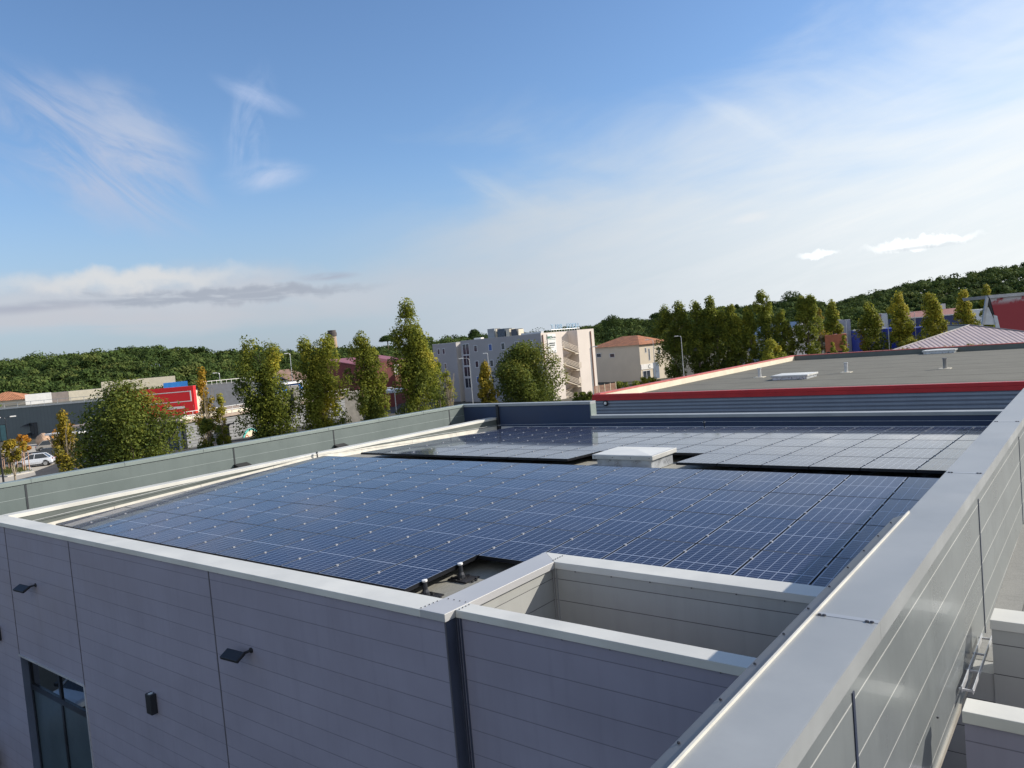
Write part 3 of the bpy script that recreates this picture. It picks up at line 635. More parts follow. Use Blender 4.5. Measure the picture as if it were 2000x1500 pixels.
def tree(name, label, px, ptop, pbot, D, wpx, kind='poplar', n=6000, leaf=0.24, m=None, base=0.25, group=None, clumps=70, leaders=((0, 1.0),), crown0=None, patch=None, sparse=1.0, cat='tree', twigs=0):
    r = np.random.default_rng(abs(hash((px, ptop))) % 99991 if False else int(px*31+ptop*7))
    m = m or M_leaf; n = int(n*1.75); clumps = int(clumps*1.5)
    pm = at(px, (ptop+pbot)/2, D); top = at(px, ptop, D)[2]; R = wpx/2*D/FPX; bz = at(px, pbot, D)[2]
    c0 = crown0 if crown0 is not None else max(0.6, min(bz, 2.0)); Hc = (top-c0)*0.955-0.10*R
    root = thing(name, label, cat, (pm[0], pm[1], 0), 0, group)
    camd = math.atan2(pm[0], pm[1]); ex = np.array([math.cos(camd), -math.sin(camd)])   # picture-right at the tree
    # clump centres
    C = []; CT_ = []
    while len(C) < clumps:
        off, hs = leaders[r.integers(len(leaders))]
        t = r.uniform(0.0, 1)**0.95; rad = crown_profile(t, kind)*R
        th = r.uniform(0, 2*math.pi); lump = 0.78+0.22*math.sin(3*th+7*t+px)+0.16*math.sin(9*t+2*th)
        q = math.sqrt(r.uniform(0.05, 1.0))*rad*lump*0.92
        o2 = off*R*min(1, t*1.6+0.2)
        C.append((q*math.cos(th)+ex[0]*o2, q*math.sin(th)+ex[1]*o2, c0+t*Hc*hs)); CT_.append(t)
    C = np.array(C); CT_ = np.array(CT_)
    idx = r.integers(0, clumps, n); cr = (0.13+0.13*r.uniform(0, 1, clumps))*R*(1.15 if kind == 'round' else 1.35)
    cr = np.clip(cr, 0.22, 1.3)
    dirs = r.normal(0, 1, (n, 3)); dirs /= np.linalg.norm(dirs, axis=1)[:, None]
    rad = cr[idx]*(r.uniform(0.25, 1.0, n)**0.5)
    P = C[idx]+dirs*rad[:, None]*np.array([1, 1, 1.25])
    Nn = dirs*0.8+np.array([0, 0, 0.5])
    V, F = cards(P, Nn, leaf, r)
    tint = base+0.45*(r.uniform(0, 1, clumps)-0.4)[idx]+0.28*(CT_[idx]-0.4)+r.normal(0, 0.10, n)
    if patch:
        pp = at(patch[0], patch[1], D); d2 = np.abs((P[:, :2]@ex)-((pp[:2]-pm[:2])@ex)); dz = np.abs(P[:, 2]-pp[2]); tint = tint+0.65*np.exp(-(d2/patch[2])**2-(dz/patch[2]/1.3)**2)*(0.5+r.uniform(0, 1, n))
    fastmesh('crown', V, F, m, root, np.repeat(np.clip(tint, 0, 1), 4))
    tr = MB(); hr = max(0.08, R*0.055)
    tr.tube((0, 0, 0), (0, 0, c0+Hc*0.5), hr*1.3, hr*0.6, 7); tr.tube((0, 0, c0+Hc*0.5), (0, 0, c0+Hc*0.93), hr*0.6, hr*0.12, 6)
    pick = r.choice(clumps, min(clumps, 22+twigs), replace=False)
    for i in pick:
        z0 = max(0.5, min(C[i][2]-r.uniform(0.8, 3.0)-0.25*R, c0+Hc*0.85)); mid = ((C[i][0])*0.55, (C[i][1])*0.55, z0*0.5+C[i][2]*0.5-0.1)
        tr.tube((0, 0, z0), mid, hr*0.35, hr*0.22, 5, False); tr.tube(mid, tuple(C[i]), hr*0.22, hr*0.08, 5, False)
    for i in range(twigs):
        a = r.uniform(0, 6.28); q = R*r.uniform(0.1, 0.8); z = c0+Hc*r.uniform(0.05, 0.5)
        tr.tube((q*0.3*math.cos(a), q*0.3*math.sin(a), z), (q*math.cos(a), q*math.sin(a), z+Hc*r.uniform(0.25, 0.5)), 0.035, 0.012, 4, False)
    tr.build('trunk', M_twig if twigs else M_bark, root)
    return root
GP = 'autumn poplars beyond the side wall'
tree('round_tree', 'broad dark green tree left of the poplars, in front of the red sign box', 250, 746, 925, 64, 205, 'round', 15000, 0.20, M_leafg, 0.20, clumps=150, crown0=1.2, patch=(300, 775, 0.7))
tree('poplar', 'thick dark green poplar with two tops, first large one from the left', 514, 652, 880, 76, 108, 'poplar', 11000, 0.22, M_leaf, 0.10, GP, 120, ((-0.35, 1.0), (0.40, 0.95), (0.1, 0.75)), patch=(545, 700, 1.2))
tree('poplar', 'yellow topped poplar with an orange patch, second large one from the left', 625, 642, 870, 78, 100, 'poplar', 10500, 0.22, M_leaf, 0.30, GP, 120, ((-0.35, 0.97), (0.35, 1.0), (0, 0.8)), patch=(645, 795, 1.0))
tree('poplar', 'olive green poplar with a narrow crooked top, between the orange patched and tallest poplars', 720, 640, 850, 80, 84, 'poplar', 8500, 0.22, M_leaf, 0.24, GP, 90, ((-0.2, 1.0), (0.2, 0.85)))
tree('poplar', 'tallest poplar, its spire rising well above the wooded hill', 808, 578, 830, 76, 100, 'poplar', 12000, 0.22, M_leaf, 0.24, GP, 130, ((-0.1, 1.0), (0.2, 0.78)), patch=(850, 700, 1.0))
tree('sparse_poplar', 'thin half bare poplar with an orange tuft on top, beside the red sign box', 402, 712, 905, 82, 50, 'spire', 1900, 0.20, M_leafy, 0.45, clumps=40, twigs=30)
tree('sparse_poplar', 'small yellow green sapling in front of the ribbed grey wall', 436, 766, 900, 82, 40, 'spire', 1300, 0.20, M_leaf, 0.55, clumps=26, twigs=8)
tree('sparse_poplar', 'dark green bush at the foot of the half bare poplar', 408, 812, 905, 80, 58, 'round', 1900, 0.20, M_leaf, 0.05, clumps=26, crown0=0.3)
tree('sparse_poplar', 'yellow poplar sapling with pale bare twigs beside the car park', 128, 800, 935, 72, 52, 'spire', 2600, 0.19, M_leafy, 0.20, clumps=45, twigs=40)
tree('sparse_poplar', 'bare twiggy poplar right of the tallest poplar', 876, 714, 830, 92, 42, 'spire', 900, 0.20, M_leaf, 0.45, clumps=34, twigs=60)
tree('round_tree', 'green bushy tree half hidden behind the tallest poplar', 858, 704, 830, 96, 55, 'round', 2400, 0.24, M_leaf, 0.15, clumps=34, crown0=0.5)
tree('poplar', 'short bright yellow poplar beside the big round tree', 950, 704, 808, 100, 50, 'spire', 4200, 0.24, M_leafy, 0.16, clumps=60)
tree('round_tree', 'large round green tree in front of the pale block with stairs', 1032, 668, 815, 104, 160, 'round', 16000, 0.27, M_leafg, 0.30, clumps=140, crown0=0.5)
GR = 'row of poplars behind the red edged roof'
R_row = [(1312, 592, 80, 0.05, 7000, ((-0.45, 0.96), (0.35, 1.0)), 'widest dark green poplar, leftmost of the row behind the red edged roof'),
 (1358, 588, 70, 0.12, 6000, ((0, 1.0), (0.4, 0.8)), 'dark green poplar second from the left in the row behind the red edged roof'),
 (1395, 578, 78, 0.20, 6500, ((-0.25, 1.0), (0.45, 0.84)), 'pointed green poplar third from the left in the row behind the red edged roof'),
 (1430, 593, 50, 0.42, 4500, ((-0.2, 1.0), (0.3, 0.8)), 'yellowing narrow poplar fourth from the left behind the red edged roof'),
 (1462, 600, 48, 0.45, 4200, ((-0.1, 1.0),), 'yellow brown narrow poplar just left of the tallest in the right row'),
 (1490, 566, 62, 0.32, 6000, ((-0.15, 1.0), (0.3, 0.85)), 'tallest poplar of the row behind the red edged roof'),
 (1524, 600, 50, 0.40, 3800, ((0, 1.0), (0.4, 0.75)), 'ragged poplar just left of the pale gabled shed'),
 (1574, 576, 58, 0.34, 5000, ((-0.35, 1.0), (0.3, 1.0)), 'twin topped poplar standing in front of the pale gabled shed')]
for (px, pt, w, b_, n_, ld, lab) in R_row: tree('poplar', lab, px+5, pt-4, 735, 158, w*0.86, 'poplar', n_, 0.36, M_leaf, b_*0.7, GR, 70, ld, crown0=0.8)
tree('round_tree', 'low yellow green bushy tree at the foot of the tallest right row poplar', 1508, 662, 735, 140, 62, 'round', 2600, 0.34, M_leaf, 0.45, clumps=36, crown0=0.3)
tree('sparse_poplar', 'thin bare brownish poplar right of the twin topped one', 1602, 596, 700, 185, 28, 'spire', 800, 0.36, M_leafy, 0.3, clumps=28, twigs=40)
R_far = [(1624, 584, 44, 0.35, 'slim olive poplar before the grey shop wall'), (1694, 584, 56, 0.32, 'broad olive poplar left of the bright blue shed'),
 (1754, 568, 54, 0.62, 'golden poplar right of the bright blue shed'), (1817, 564, 52, 0.62, 'golden poplar standing before the dark blue shop'),
 (1881, 566, 48, 0.68, 'golden poplar left of the white wall, near the derelict red hall'), (1926, 552, 28, 0.55, 'narrow golden poplar touching the derelict red hall')]
for (px, pt, w, b_, lab) in R_far: tree('poplar', lab, px+3, pt, 700, 182, w, 'spire', 4200, 0.40, M_leaf, b_, 'golden poplars along the far shops', 60, ((0, 1.0), (0.25, 0.82)), crown0=0.8)
for (px, pt, pb, w, D, lab) in [(1628, 662, 700, 18, 150, 'tiny yellow sapling under the slim olive poplar'), (1650, 652, 700, 14, 150, 'tiny olive sapling right of the tiny yellow sapling'),
 (1775, 655, 700, 34, 150, 'round golden bush at the foot of the golden poplar by the blue shed'), (1862, 640, 690, 24, 150, 'small golden bush beside the parked cars, left of the hip roof')]:
    tree('sapling', lab, px, pt, pb, D, w, 'round', 1100, 0.30, M_leaf, 0.6, None, 18, crown0=0.4)
for (px, pt, pb, w, D, lab, m_) in [(24, 858, 915, 48, 96, 'small yellow tree tied to stakes beside the white car', M_leafy), (46, 848, 905, 26, 118, 'small orange tree in front of the dark shop window', M_leafo),
 (135, 828, 885, 44, 128, 'small orange leaved tree above the white canopy', M_leafo), (108, 838, 885, 24, 120, 'bare grey twiggy bush in front of the grey warehouse wall', M_leafo)]:
    bare = 'bare' in lab
    tree('sapling', lab, px, pt, pb, D, w, 'round', 60 if bare else 700, 0.26, m_, 0.3, None, 14 if not bare else 20, crown0=(2.4 if px == 24 else 1.6) if not bare else 0.5, twigs=45 if bare else 6)
# ------------------------------------------------------------------ woods
def woods(name, label, a0, a1, n, D0f, D1f, seed, size, ncard, base, spread=3.4):
    r = np.random.default_rng(seed); Vs, Fs, T = [], [], []; k0 = 0
    cnt = 0
    while cnt < n:
        a = r.uniform(a0, a1); d0, d1 = D0f(a), D1f(a); D = math.sqrt(r.uniform(d0*d0, d1*d1))
        x, y = math.sin(a)*D, math.cos(a)*D; h = float(hgt(a, D)); R = r.choice([0.65, 0.9, 1.1, 1.45])*r.uniform(0.85, 1.15)*spread; H = r.uniform(5.0, 8.2)+(r.uniform(0, 2.2) if r.uniform() < 0.10 else 0)
        fl = r.uniform(0.5, 0.85); nl = r.integers(4, 8)
        lc = np.stack([r.normal(0, 0.42*R, nl), r.normal(0, 0.42*R, nl), r.normal(0, 0.22*R*fl, nl)], 1)
        ii = r.integers(0, nl, ncard); d = r.normal(0, 1, (ncard, 3)); d /= np.linalg.norm(d, axis=1)[:, None]; d[:, 2] = np.abs(d[:, 2])*1.0-0.35*(r.uniform(0, 1, ncard) < 0.3)
        P = np.array([x, y, h+H-R*fl*0.75])+lc[ii]+d*np.array([0.62*R, 0.62*R, 0.62*R*fl])*r.uniform(0.75, 1.0, (ncard, 1))
        V, F = cards(P, d*1.6+np.array([0, 0, 0.25]), size, r)
        Vs.append(V); Fs.append(F+k0); k0 += len(V); T.append(np.clip(np.repeat(base+r.normal(0, 0.20)+r.normal(0, 0.12, ncard), 4), 0, 1)); cnt += 1
    o = fastmesh(name, np.concatenate(Vs), np.concatenate(Fs), M_pine, None, np.concatenate(T)); return tag(o, label, 'woods', kind='stuff')
aM = azel(900, 660)[0]
woods('pine_forest', 'dense green pine woods covering the low hill on the left', azel(-150, 700)[0], aM+0.03, 1500, lambda a: start_d(a)-4, lambda a: ridge_d(a)+14, 3, 0.72, 230, 0.50)
woods('pine_forest', 'darker pine woods on the farther hill rising to the right', aM-0.02, azel(2120, 600)[0], 2300, lambda a: start_d(a)-6, lambda a: ridge_d(a)+18, 4, 0.95, 170, 0.34, 3.9)
def pine(label, px, pt, w, D, flat_=0.45):
    p = at(px, pt, D); h = float(hgt(azel(px, pt)[0], D)); R = w/2*D/FPX; r = np.random.default_rng(int(px)); n = 900
    t = thing('umbrella_pine', label, 'tree', (p[0], p[1], h), 0, 'pines standing out on the skyline')
    d = r.normal(0, 1, (n, 3)); d /= np.linalg.norm(d, axis=1)[:, None]; d[:, 2] = np.abs(d[:, 2])
    P = np.array([0, 0, p[2]-h-R*flat_*1.1])+d*np.array([R, R, R*flat_*1.1])*r.uniform(0.6, 1, (n, 1))
    V, F = cards(P, d, 0.8, r); fastmesh('crown', V, F, M_pine, t, np.full(4*n, 0.25))
    MB().tube((0, 0, 0), (0, 0, p[2]-h-R*flat_), 0.3, 0.2, 6).build('trunk', M_bark, t)
pine('flat topped umbrella pine on the skyline left of the tallest poplar', 756, 655, 32, 290, 0.6)
pine('rounded pine on the skyline above the pale block, left of its roof plant', 926, 643, 26, 330, 1.1)
pine('dark rounded pine on the skyline between the pale block and the beige house', 1195, 614, 40, 420, 1.0)
pine('dark rounded pine on the skyline above the tallest right row poplars', 1545, 567, 44, 460, 0.9)
pine('low dark pine on the skyline left of the widest poplar', 1285, 610, 36, 430, 0.5)
# =================================================================== BUILDINGS AROUND
def block(name, label, p0, p1, depth, z1, wall, z0=0.0, cat='building', roof=None, cap=None, capm=None, capw=0.3, group=None):
    """p0, p1 ground points of the face towards the viewer (left, right)"""
    u = np.array([p1[0]-p0[0], p1[1]-p0[1]]); L = float(np.linalg.norm(u)); u = u/L
    t = thing(name, label, cat, (p0[0], p0[1], 0), math.atan2(u[1], u[0]), group); t['L'] = L
    MB().box(0, 0, z0, L, depth, z1).build('wall', wall, t)
    if roof: MB().box(0.05, 0.05, z1, L-0.05, depth-0.05, z1+0.03).build('roof', roof, t)
    if cap:
        c = MB(); w = capw
        c.box(-0.06, -0.06, z1-cap, L+0.06, w, z1+0.12); c.box(-0.06, depth-w, z1-cap, L+0.06, depth+0.06, z1+0.12); c.box(-0.06, w, z1-cap, w, depth-w, z1+0.12); c.box(L-w, w, z1-cap, L+0.06, depth-w, z1+0.12)
        c.build('cap', capm, t)
    return t, u, L
def win(t, s0, s1, z0, z1, frame, pane, y=0.0, side=None, nm='window', bars=0):
    f = MB(); e = 0.09; d = 0.05
    f.box(s0, -d, z0, s0+e, 0.0, z1); f.box(s1-e, -d, z0, s1, 0.0, z1); f.box(s0+e, -d, z0, s1-e, 0.0, z0+e); f.box(s0+e, -d, z1-e, s1-e, 0.0, z1)
    for k in range(bars): x = s0+(s1-s0)*(k+1)/(bars+1); f.box(x-0.04, -d, z0+e, x+0.04, 0, z1-e)
    p = MB().box(s0+e, -0.02, z0+e, s1-e, -0.012, z1-e)
    if side is not None:   # side = (L, +1): put on the right-hand side face
        M = Matrix.Translation((side, 0, 0)) @ Matrix.Rotation(math.pi/2, 4, 'Z'); f.xf(M); p.xf(M)
    else:
        M = Matrix.Translation((0, y-0.031, 0)); f.xf(M); p.xf(M)
    w = f.build(nm, frame, t); p.build('pane', pane, w); return w
M_pane = mat('far pane', (0.03, 0.04, 0.055), 0.12, 0, 0, spec=0.8)
M_blue = mat('blue shutter', (0.05, 0.10, 0.30), 0.5)
# ---- red edged flat roofed neighbour straight behind
M_rib = cladding('ribbed steel', (0.24, 0.275, 0.33), 2, 0.20, 0.0, 0.03, (0.03, 0.04, 0.07), rough=0.45, profile='ribs')
M_redcap = mat('red fascia', (0.46, 0.022, 0.022), 0.45, 0.0, 0.08)
M_cream = mat('cream upstand', (0.62, 0.56, 0.44), 0.6, 0, 0.06)
N_ = thing('flat_roof_building', 'flat roofed building with red edges and ribbed blue grey wall, behind the rear parapet', 'building', (-25.3, 40, 0))
MB().box(-25.3, 40.0, 0, 14, 77.5, 5.95).build('wall', M_rib, N_, world=True)
MB().box(-25.25, 40.3, 5.95, 13.9, 77.2, 6.05).build('roof', M_mem2, N_, world=True)
MB().box(-25.38, 39.93, 6.12, 14, 40.28, 6.32).build('fascia', M_redcap, N_, world=True, bevel=0.01)
MB().box(-25.36, 39.96, 6.325, 14, 40.26, 6.50).build('fascia', M_redcap, N_, world=True, bevel=0.01)
MB().box(-25.3, 39.98, 5.95, 14, 40.2, 6.12).build('upstand', M_rib, N_, world=True)
MB().box(-25.3, 40.29, 5.95, -25.0, 77.5, 6.47).build('upstand', M_cream, N_, world=True)
MB().box(-25.42, 40.29, 6.47, -24.97, 77.6, 6.54).build('fascia', mat('red coping', (0.50, 0.12, 0.10), 0.5), N_, world=True)
MB().box(-25.0, 77.2, 5.95, 14, 77.5, 6.47).build('upstand', M_greyin, N_, world=True)  # far inner face in shade, its darkness put into the sheet colour
MB().box(-24.97, 77.17, 6.47, 14, 77.6, 6.54).build('fascia', MATS['red coping'], N_, world=True)
skylight('roof_skylight', 'low white skylight on the red edged roof, the nearer one', (*onz(1552, 739, 6.05)[:2], 6.05), 2.3, 2.2, 0.22)
skylight('roof_skylight', 'low white skylight at the far edge of the red edged roof', (*onz(1838, 689, 6.05)[:2], 6.05), 2.4, 2.4, 0.22)
for px, py, lab in ((1484, 737, 'short pale vent pipe left of the nearer skylight, on the red edged roof'), (1653, 727.5, 'middle one of three short vent pipes on the red edged roof'), (1846, 720, 'darker vent pipe with a hole, rightmost on the red edged roof')):
    q = onz(px, py, 6.05); t = thing('vent_pipe', lab, 'vent', (q[0], q[1], 6.05), 0, 'vent pipes on the red edged roof')
    MB().lathe([(0.12, 0), (0.12, 0.62), (0.15, 0.63), (0.15, 0.70)], (0, 0, 0), 12).build('pipe', M_galv if 'darker' not in lab else mat('dull zinc', (0.22, 0.22, 0.22), 0.5, 0.4), t)
    MB().box(-0.35, -0.35, 0, 0.35, 0.35, 0.03).build('flange', M_cream, t)
q = onz(1358, 738.5+22, 6.05)
t = thing('wall_lamp', 'small round lamp on the ribbed wall under the red fascia', 'wall lamp', (onv(1184, 787, (-25.3, 40), (1, 0))[0]-25.3, 40, onv(1184, 787, (-25.3, 40), (1, 0))[1]))
MB().lathe([(0.16, -0.12), (0.19, -0.06), (0.16, 0.0)], (0, 0, 0), 12, 'y').build('housing', M_dark, t); MB().lathe([(0.09, -0.135), (0.09, -0.12)], (0, 0, 0), 12, 'y').build('lens', M_white, t)
# ---- pale four storey block with outside stairs
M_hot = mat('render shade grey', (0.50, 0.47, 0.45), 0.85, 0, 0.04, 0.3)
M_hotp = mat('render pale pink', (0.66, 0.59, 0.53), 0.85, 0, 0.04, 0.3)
M_pfr = mat('white window frame', (0.6, 0.62, 0.66), 0.5, 0, 0)
cL, cC, cT = at(848, 710, 152), at(1060, 700, 128), at(1167, 700, 137)
HZ = 11.5; HDP = float(np.linalg.norm(cT[:2]-cC[:2]))
uh = (cC-cL)[:2]; LH = float(np.linalg.norm(uh)); uh = uh/LH; nh = np.array([-uh[1], uh[0]])
H_ = thing('apartment_hotel', 'pale four storey block with outside stairs, banner and rooftop letters', 'building', (cL[0], cL[1], 0), math.atan2(uh[1], uh[0]))
def hs_(px, py): return onv(px, py, cL, uh)
def hd(px, py): return onv(px, py, cC, nh)
s1 = hs_(893, 700)[0]; s2_ = hs_(902, 700)[0]; dB0, dB1 = hd(1097, 660)[0], hd(1128, 660)[0]
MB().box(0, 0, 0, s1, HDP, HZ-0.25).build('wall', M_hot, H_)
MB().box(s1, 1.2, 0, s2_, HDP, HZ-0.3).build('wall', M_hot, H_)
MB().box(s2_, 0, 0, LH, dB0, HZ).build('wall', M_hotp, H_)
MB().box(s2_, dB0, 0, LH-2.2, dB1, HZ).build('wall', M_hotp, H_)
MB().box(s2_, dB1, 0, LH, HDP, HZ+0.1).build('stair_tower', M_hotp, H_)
MB().box(LH-2.2, dB0, HZ-0.28, LH+0.02, dB1, HZ-0.02).build('slab', M_hotp, H_) if False else None
M_hshade = mat('render shaded', (0.34, 0.33, 0.34), 0.85, 0, 0.04, 0.3)
MB().box(0, -0.03, 0, s1, -0.002, HZ-0.26).build('facade', M_hshade, H_); MB().box(s2_, -0.03, 0, LH-0.02, -0.002, HZ-0.02).build('facade', M_hshade, H_)  # thin grey sheets put the shade of the long face into the colour
MB().box(-0.05, -0.05, HZ-0.25, s1+0.05, HDP, HZ-0.15).build('parapet_cap', M_galv, H_)
for (x0, y0, x1, y1) in ((903, 672, 918, 692.5), (904.5, 694, 919.5, 714), (906, 716, 921.5, 735.8), (908, 738, 923.5, 758)):
    a, b_ = hs_(x0, y0), hs_(x1, y1); win(H_, a[0], b_[0], b_[1], a[1], M_pfr, M_pane, bars=1)
fl_h = HZ/4
for k in range(4):
    z = HZ-1.1-fl_h*k
    for px in ((859, 869) if k == 0 else (870,)): 
        s = hs_(px, 700)[0]
        win(H_, s-0.55, s+0.3, z-1.15, z, M_pfr, M_pane)
    for px in (931, 960, 985, 1012, 1040):
        s = hs_(px, 700)[0]; win(H_, s-0.5, s+0.5, z-1.2, z+0.05, M_pfr, M_blue if (px+k) % 3 == 0 else M_pane)
# right-hand side: banner, stair flights, windows, pipe
def sidebox(m, d0, d1, z0, z1, o0, o1): return m.box(LH+o0, d0, z0, LH+o1, d1, z1)
a, b_ = hd(1068, 653), hd(1087, 688)
bn = sidebox(MB(), a[0], b_[0], b_[1], a[1], 0.02, 0.10).build('banner', M_white, H_)
def textmesh(body, size, m, parent, M, depth=0.02, name='lettering', align='CENTER', bold=0.0):
    cu = bpy.data.curves.new(name, 'FONT'); cu.body = body; cu.size = size; cu.extrude = depth; cu.align_x = align; cu.offset = bold
    o = bpy.data.objects.new(name, cu); COL.objects.link(o); bpy.context.view_layer.update()
    me = bpy.data.meshes.new_from_object(o.evaluated_get(bpy.context.evaluated_depsgraph_get())); bpy.data.objects.remove(o); bpy.data.curves.remove(cu)
    me.materials.clear(); me.materials.append(m); me.transform(M)
    q = bpy.data.objects.new(name, me); COL.objects.link(q); q.parent = parent; return q
M_txt = mat('dark lettering', (0.03, 0.06, 0.06), 0.6, 0, 0)
bw = b_[0]-a[0]; bc = (a[0]+b_[0])/2
RM = lambda d, z, o: Matrix.Translation((LH+o, d, z)) @ Matrix.Rotation(math.pi/2, 4, 'Z') @ Matrix.Rotation(math.pi/2, 4, 'X')
textmesh('BRIT', bw*0.30, mat('green lettering', (0.02, 0.16, 0.10), 0.6, 0, 0), H_, RM(bc-bw*0.22, a[1]-0.75, 0.11), bold=0.01)
textmesh('HOTEL', bw*0.17, M_txt, H_, RM(bc+bw*0.24, a[1]-0.70, 0.11))
MB().box(LH+0.10, a[0]+0.12, a[1]-0.95, LH+0.115, b_[0]-0.12, a[1]-0.90).build('banner_stripe', mat('green line', (0.03, 0.2, 0.12), 0.6, 0, 0), H_)
textmesh('RESIDENCE', bw*0.14, M_txt, H_, RM(bc, a[1]-1.65, 0.11), bold=0.004)
textmesh('HOTELIERE', bw*0.13, M_txt, H_, RM(bc, a[1]-1.98, 0.11), bold=0.004)
textmesh('* * *', bw*0.16, M_txt, H_, RM(bc, a[1]-2.4, 0.11))
for k in range(3): MB().box(LH+0.10, bc+(k-1)*bw*0.30-0.08, b_[1]+0.2, LH+0.115, bc+(k-1)*bw*0.30+0.08, b_[1]+0.38).build('pictogram', M_txt, H_)
# outside stairs in the open bay
M_rail = mat('pale railing', (0.62, 0.54, 0.44), 0.6, 0, 0)
for k in range(4):
    zt = HZ-2.55-fl_h*k; zb = zt-fl_h*0.5
    MB().prism([(LH-0.1, dB0, zt), (LH-0.1, dB0, zt-0.2), (LH-0.1, dB1, zb-0.2+0.1), (LH-0.1, dB1, zb+0.1)], (-1.0, 0, 0)).build('stair_flight', M_rail, H_)
    for q in range(4):
        h = 0.25+0.25*q
        MB().tube((LH+0.02, dB0, zt+h), (LH+0.02, dB1, zb+h), 0.045, n=5).build('railing', M_rail, H_)
    MB().prism([(LH-1.2, dB0, zb-fl_h*0.5), (LH-1.2, dB0, zb-fl_h*0.5+0.2), (LH-1.2, dB1, zb+0.2), (LH-1.2, dB1, zb)], (-0.9, 0, 0)).build('stair_flight', M_rail, H_)
    MB().box(LH-2.2, dB1-0.9, zb-0.12, LH, dB1, zb+0.02).build('landing', M_rail, H_)
    MB().box(LH-2.2, dB0, zt-0.14, LH+0.0, dB0+0.8, zt).build('landing', M_rail, H_)
    MB().box(LH-2.22, dB0+1.0, zt+0.05, LH-2.18, dB0+1.9, zt+2.1).build('door', M_rust, H_)
for pz in (668, 710, 740): 
    q = hd(1133, pz)
    if pz > 668: MB().box(LH, q[0]-0.3, q[1]-0.7, LH+0.04, q[0]+0.3, q[1]+0.3).build('wall_grille', mat('grille', (0.52, 0.45, 0.38), 0.7, 0, 0), H_)
MB().tube((LH+0.1, HDP-0.9, 0), (LH+0.1, HDP-0.9, HZ-0.3), 0.09, n=6).build('downpipe', mat('copper pipe', (0.30, 0.16, 0.11), 0.6), H_)
MB().tube((LH+0.1, 0.35, 4), (LH+0.1, 0.35, HZ-0.3), 0.09, n=6).build('downpipe', MATS['copper pipe'], H_)
# rooftop plant and letters
def plant(px0, px1, pt, pb, m, dep, nm):
    a = hs_(px0, pt); b2 = hs_(px1, pb); MB().box(a[0]+0.0, 1.5, HZ, b2[0], 1.5+dep*0.6, max(a[1]-0.35, HZ+0.3)).build(nm, m, H_)
M_louv = cladding('louvres', (0.40, 0.42, 0.44), 2, 0.22, 0, 0.07, (0.12, 0.13, 0.15), profile='ribs')
plant(939, 954, 640, 660, M_louv, 2.5, 'roof_plant'); plant(954.5, 957, 640, 660, M_cream, 2.0, 'roof_plant'); plant(958, 974, 640, 659, mat('plant glass', (0.05, 0.07, 0.10), 0.3), 3, 'roof_plant')
plant(975, 983, 640, 657, M_cream, 2.5, 'roof_plant'); plant(985, 997, 640, 656, mat('plant dark', (0.07, 0.075, 0.09), 0.5), 2.5, 'roof_plant'); plant(998, 1001, 640, 656, M_cream, 2, 'roof_plant')
plant(913, 927, 658, 663, M_white, 1.2, 'roof_box')
plant(1005, 1045, 654, 657, M_galv, 1.0, 'roof_duct')
p1_, p2_ = at(1076, 640, 133), at(1131, 636, 139); ul = (p2_-p1_)[:2]; lw = float(np.linalg.norm(ul)); 
lm_ = Matrix.Translation((p2_[0], p2_[1], HZ+0.5)) @ Matrix.Rotation(math.atan2(ul[1], ul[0])+math.pi, 4, 'Z') @ Matrix.Rotation(math.pi/2, 4, 'X')
H_inv = (Matrix.Translation(H_.location) @ Matrix.Rotation(math.atan2(uh[1], uh[0]), 4, 'Z')).inverted()
for i_, ch in enumerate('HOTEL BRIT'):
    if ch != ' ': textmesh(ch, lw/6.2, mat('blue white letters', (0.25, 0.38, 0.50), 0.5, 0, 0), H_, H_inv @ lm_ @ Matrix.Translation((lw*(i_+0.1)/10, 0, 0)), 0.06, 'rooftop_letter', 'LEFT')
sup = MB()
for k in range(12): q = p1_*(1-k/11)+p2_*(k/11); sup.tube((q[0], q[1], HZ), (q[0], q[1], HZ+0.6), 0.04, n=4)
sup.path([(p1_[0], p1_[1], HZ+0.45), (p2_[0], p2_[1], HZ+0.45)], 0.05)
sup.xf(H_inv).build('letter_frame', M_galv, H_)
# ---- beige house with tiled hip roof
def hip(t, L, Wd, z, h, o, m, inset=None, nm='roof'):
    i = min(L, Wd)/2 if inset is None else inset; r = MB()
    v = [(-o, -o, z), (L+o, -o, z), (L+o, Wd+o, z), (-o, Wd+o, z), (i, Wd/2, z+h), (L-i, Wd/2, z+h)] if L >= Wd else [(-o, -o, z), (L+o, -o, z), (L+o, Wd+o, z), (-o, Wd+o, z), (L/2, i, z+h), (L/2, Wd-i, z+h)]
    f = [(0, 1, 5, 4), (1, 2, 5), (2, 3, 4, 5), (3, 0, 4)] if L >= Wd else [(0, 1, 4), (1, 2, 5, 4), (2, 3, 5), (3, 0, 4, 5)]
    r.add(v, f+[(3, 2, 1, 0)]); return r.build(nm, m, t)
def tiles(name, a, ang, per=0.28):
    return cladding(name, a, (math.cos(ang), math.sin(ang)), per, 0, 0.06, tuple(x*0.45 for x in a), rough=0.8, profile='ribs', var=0.25)
M_beige = mat('beige render', (0.58, 0.51, 0.41), 0.85, 0, 0.04, 0.4)
k0, k1, k2 = at(1158, 710, 172), at(1250, 700, 163), at(1325, 700, 176)
hb, ub, Lb = block('beige_house', 'beige two storey house with an orange tiled hip roof, right of the pale block', k0, k1, 10.5, 7.7, M_beige)
hip(hb, Lb, 10.5, 7.7, 2.0, 0.5, tiles('orange tiles', (0.42, 0.17, 0.08), math.atan2(ub[1], ub[0])), 4.6)
for px in (1171, 1197): s, z = onv(px, 691, k0, ub); win(hb, s-0.9, s+0.5, z-0.8, z+0.1, M_pfr, M_pane)
nb = np.array([-ub[1], ub[0]])
